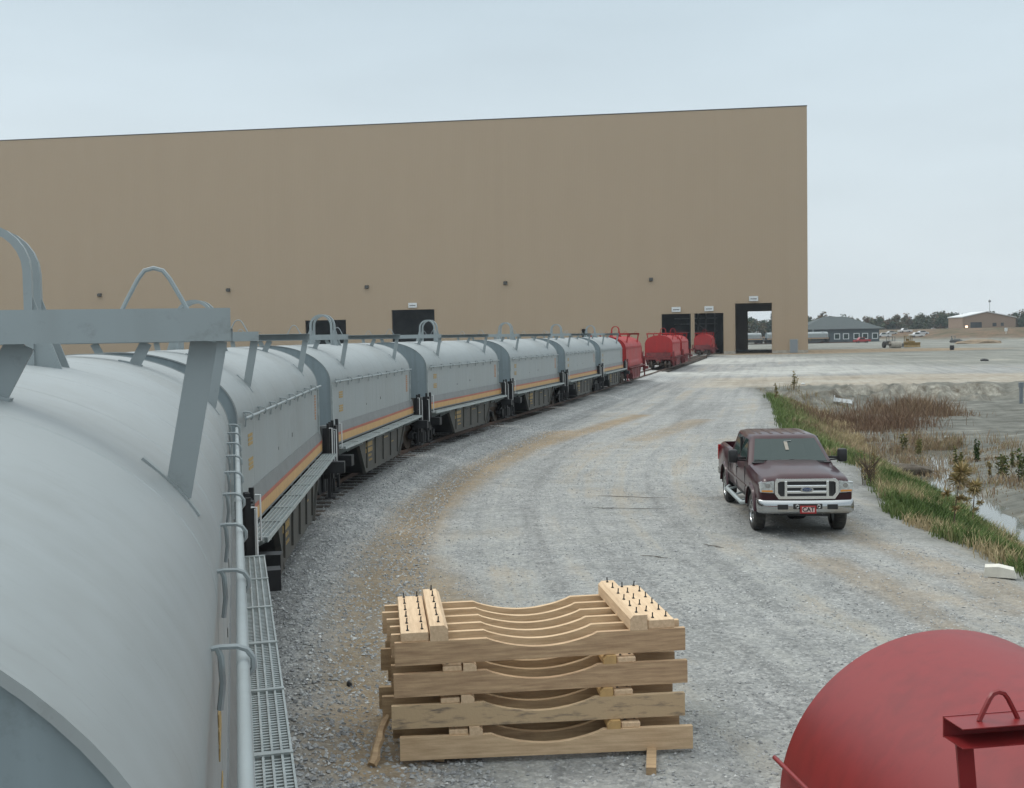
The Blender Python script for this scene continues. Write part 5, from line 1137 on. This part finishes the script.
dozer(909, 347.5, 'yellow bulldozer with its blade towards us on the far clay', R(-4), 1.12); dozer(955, 343, 'small dark tracked machine beside the tan dirt pile', R(60), .85, 'track_loader', M['band'])
x0, y0 = at(952, 350); b = MB(); b.tube([(0, 0, 0), (0, 0, .28), (0, 0, .3), (0, 0, .58), (0, 0, .6), (0, 0, .9)], [.40, .40, .43, .43, .40, .40], 18); o = b.build('black_barrel', M['plastic']); o.location = (x0, y0, 0); tag(o, 'black drum standing on the far clay right of the machines', 'drum')
x0, y0 = at(984.5, 361); lumpy('tarp_bundle', (x0, y0, .1), .5, .3, .2, M['plastic'], 'black bundle lying on the grey clay field', 'bundle')
x0, y0 = at(978, 343.5); lumpy('dirt_pile', (x0, y0, .0), 6.5, 3, 1.1, mat('tan_dirt', (.23, .175, .115), .9, var=.15, vscale=1), 'low tan dirt pile at the foot of the embankment', 'dirt pile')
x0, y0 = at(1006, 340); b = MB(); b.tube([(0, 0, 0), (0, 0, 1.6)], .08, 6); b.box(-.6, .6, -.05, .05, 1.2, 2.4, rz=.3); o = b.build('site_sign', M['white']); o.location = (x0, y0, float(hfield(np.array([x0]), np.array([y0]))[0])); tag(o, 'small white sign board standing on the embankment foot', 'sign')

# distant wood
def wood(name, x0, x1, Yc, prof, label, dens=1.35, seed=5):
    r_ = np.random.default_rng(seed); Vs = []; Ts = []
    xs = np.arange(x0, x1, 5.2 / dens); 
    for row in range(3):
        for xc in xs:
            xc2 = xc + r_.normal(0, 2.5); yc = Yc + row * 14 + r_.normal(0, 4); px = 512 + xc2 / yc * F; ytop = np.interp(px, [p[0] for p in prof], [p[1] for p in prof])
            ztop = HC + (337 - .01745 * (px - 512) - ytop) / F * yc; H = max(6, ztop * r_.uniform(.86, 1.06)); Rr = r_.uniform(3.2, 5.5); tb = r_.random()
            nl = 330; nclump = 11; cc_ = r_.normal(0, 1, (nclump, 3)); cc_ /= np.linalg.norm(cc_, axis=1)[:, None]; cc_ *= np.array([Rr * .62, Rr * .62, H * .30]) * r_.uniform(.4, 1.1, (nclump, 1)); cc_ += np.array([xc2, yc, H * (.60 if row else .48)])
            id_ = r_.integers(0, nclump, nl); dv = r_.normal(0, 1, (nl, 3)); dv /= np.linalg.norm(dv, axis=1)[:, None]; C = cc_[id_] + dv * r_.uniform(.7, 1.9, (nl, 1)) * np.array([1.1, 1.1, .9])
            a1 = r_.normal(0, 1, (nl, 3)); a1 /= np.linalg.norm(a1, axis=1)[:, None]; a2 = np.cross(a1, dv); s3 = r_.uniform(.35, .8, (nl, 1))
            Vs.append(np.stack([C - a1 * s3, C - a2 * s3, C + a1 * s3, C + a2 * s3], 1)); Ts.append(np.repeat(np.clip(tb * .75 + .3 * r_.random(nl) , 0, 1), 4))
            # trunk
            tv = np.array([[(xc2 - .25, yc, 0), (xc2 + .25, yc, 0), (xc2 + .12, yc, H * .7), (xc2 - .12, yc, H * .7)]]); Vs.append(tv); Ts.append(np.full(4, .95))
    V = np.concatenate(Vs); n = len(V)
    o = numesh(name, V.reshape(-1, 3), np.arange(n * 4).reshape(n, 4), tint_mat('autumn_foliage', [(0, (.022, .042, .022)), (.4, (.04, .062, .03)), (.7, (.07, .075, .04)), (.88, (.12, .09, .05)), (1, (.15, .085, .045))]), attr=np.concatenate(Ts)); tag(o, label, 'wood', kind='stuff')
wood('distant_wood', 110, 420, 560, [(740, 317), (760, 315), (808, 313), (830, 311), (845, 315), (870, 317), (890, 316), (905, 313.5), (918, 313), (930, 309), (940, 307.5), (952, 309), (962, 312), (975, 312), (990, 310), (1005, 312), (1024, 310), (1100, 309)], 'mixed green and brown autumn wood along the horizon')
# scrubby ground litter in front of the wood (far lot clutter)
# ------------------------------------------------------------------ haze
HAZE = True
if HAZE:
    b = MB(); b.box(-700, 900, -150, 1200, -3.0, 60); hz = b.build('haze', []) ; hz.data.materials.clear()
    hm = bpy.data.materials.new('haze_air'); hm.use_nodes = True; n = hm.node_tree.nodes; n.remove(n['Principled BSDF']); pv = n.new('ShaderNodeVolumePrincipled'); pv.inputs['Color'].default_value = (.80, .88, .95, 1); pv.inputs['Density'].default_value = .00022
    hm.node_tree.links.new(pv.outputs[0], n['Material Output'].inputs['Volume']); hz.data.materials.append(hm); tag(hz, kind='stuff')

# twigs lying on the gravel
for i, (a, b_, lab) in enumerate([((598, 497), (668, 499), 'long thin dark stick on the gravel, upper of a parallel pair'), ((592, 508), (662, 509), 'long thin dark stick on the gravel, lower of a parallel pair'), ((703, 545), (724, 549), 'short crooked dark twig on the gravel left of the pickup front wheel'), ((640, 555), (668, 558), 'thin dark twig on the gravel above the right of the timber stack')]):
    x0, y0 = inv(*a, .01); x1, y1 = inv(*b_, .01); q = MB(); nn = 7; pts = [(x0 + (x1 - x0) * f - x0, y0 + (y1 - y0) * f - y0 + random.gauss(0, .03), .012 + random.random() * .012) for f in np.linspace(0, 1, nn)]
    q.tube(pts, [.003, .007, .008, .006, .007, .005, .003], 5); mid = pts[3]; q.tube([mid, (mid[0] + .12, mid[1] - .07, .02)], [.007, .003], 4)
    o = q.build('twig', mat('twig_bark', (.09, .075, .06), .9)); o.location = (x0, y0, float(hfield(np.array([(x0 + x1) / 2]), np.array([(y0 + y1) / 2]))[0]) + .005); tag(o, lab, 'twig', 'twigs on the gravel')
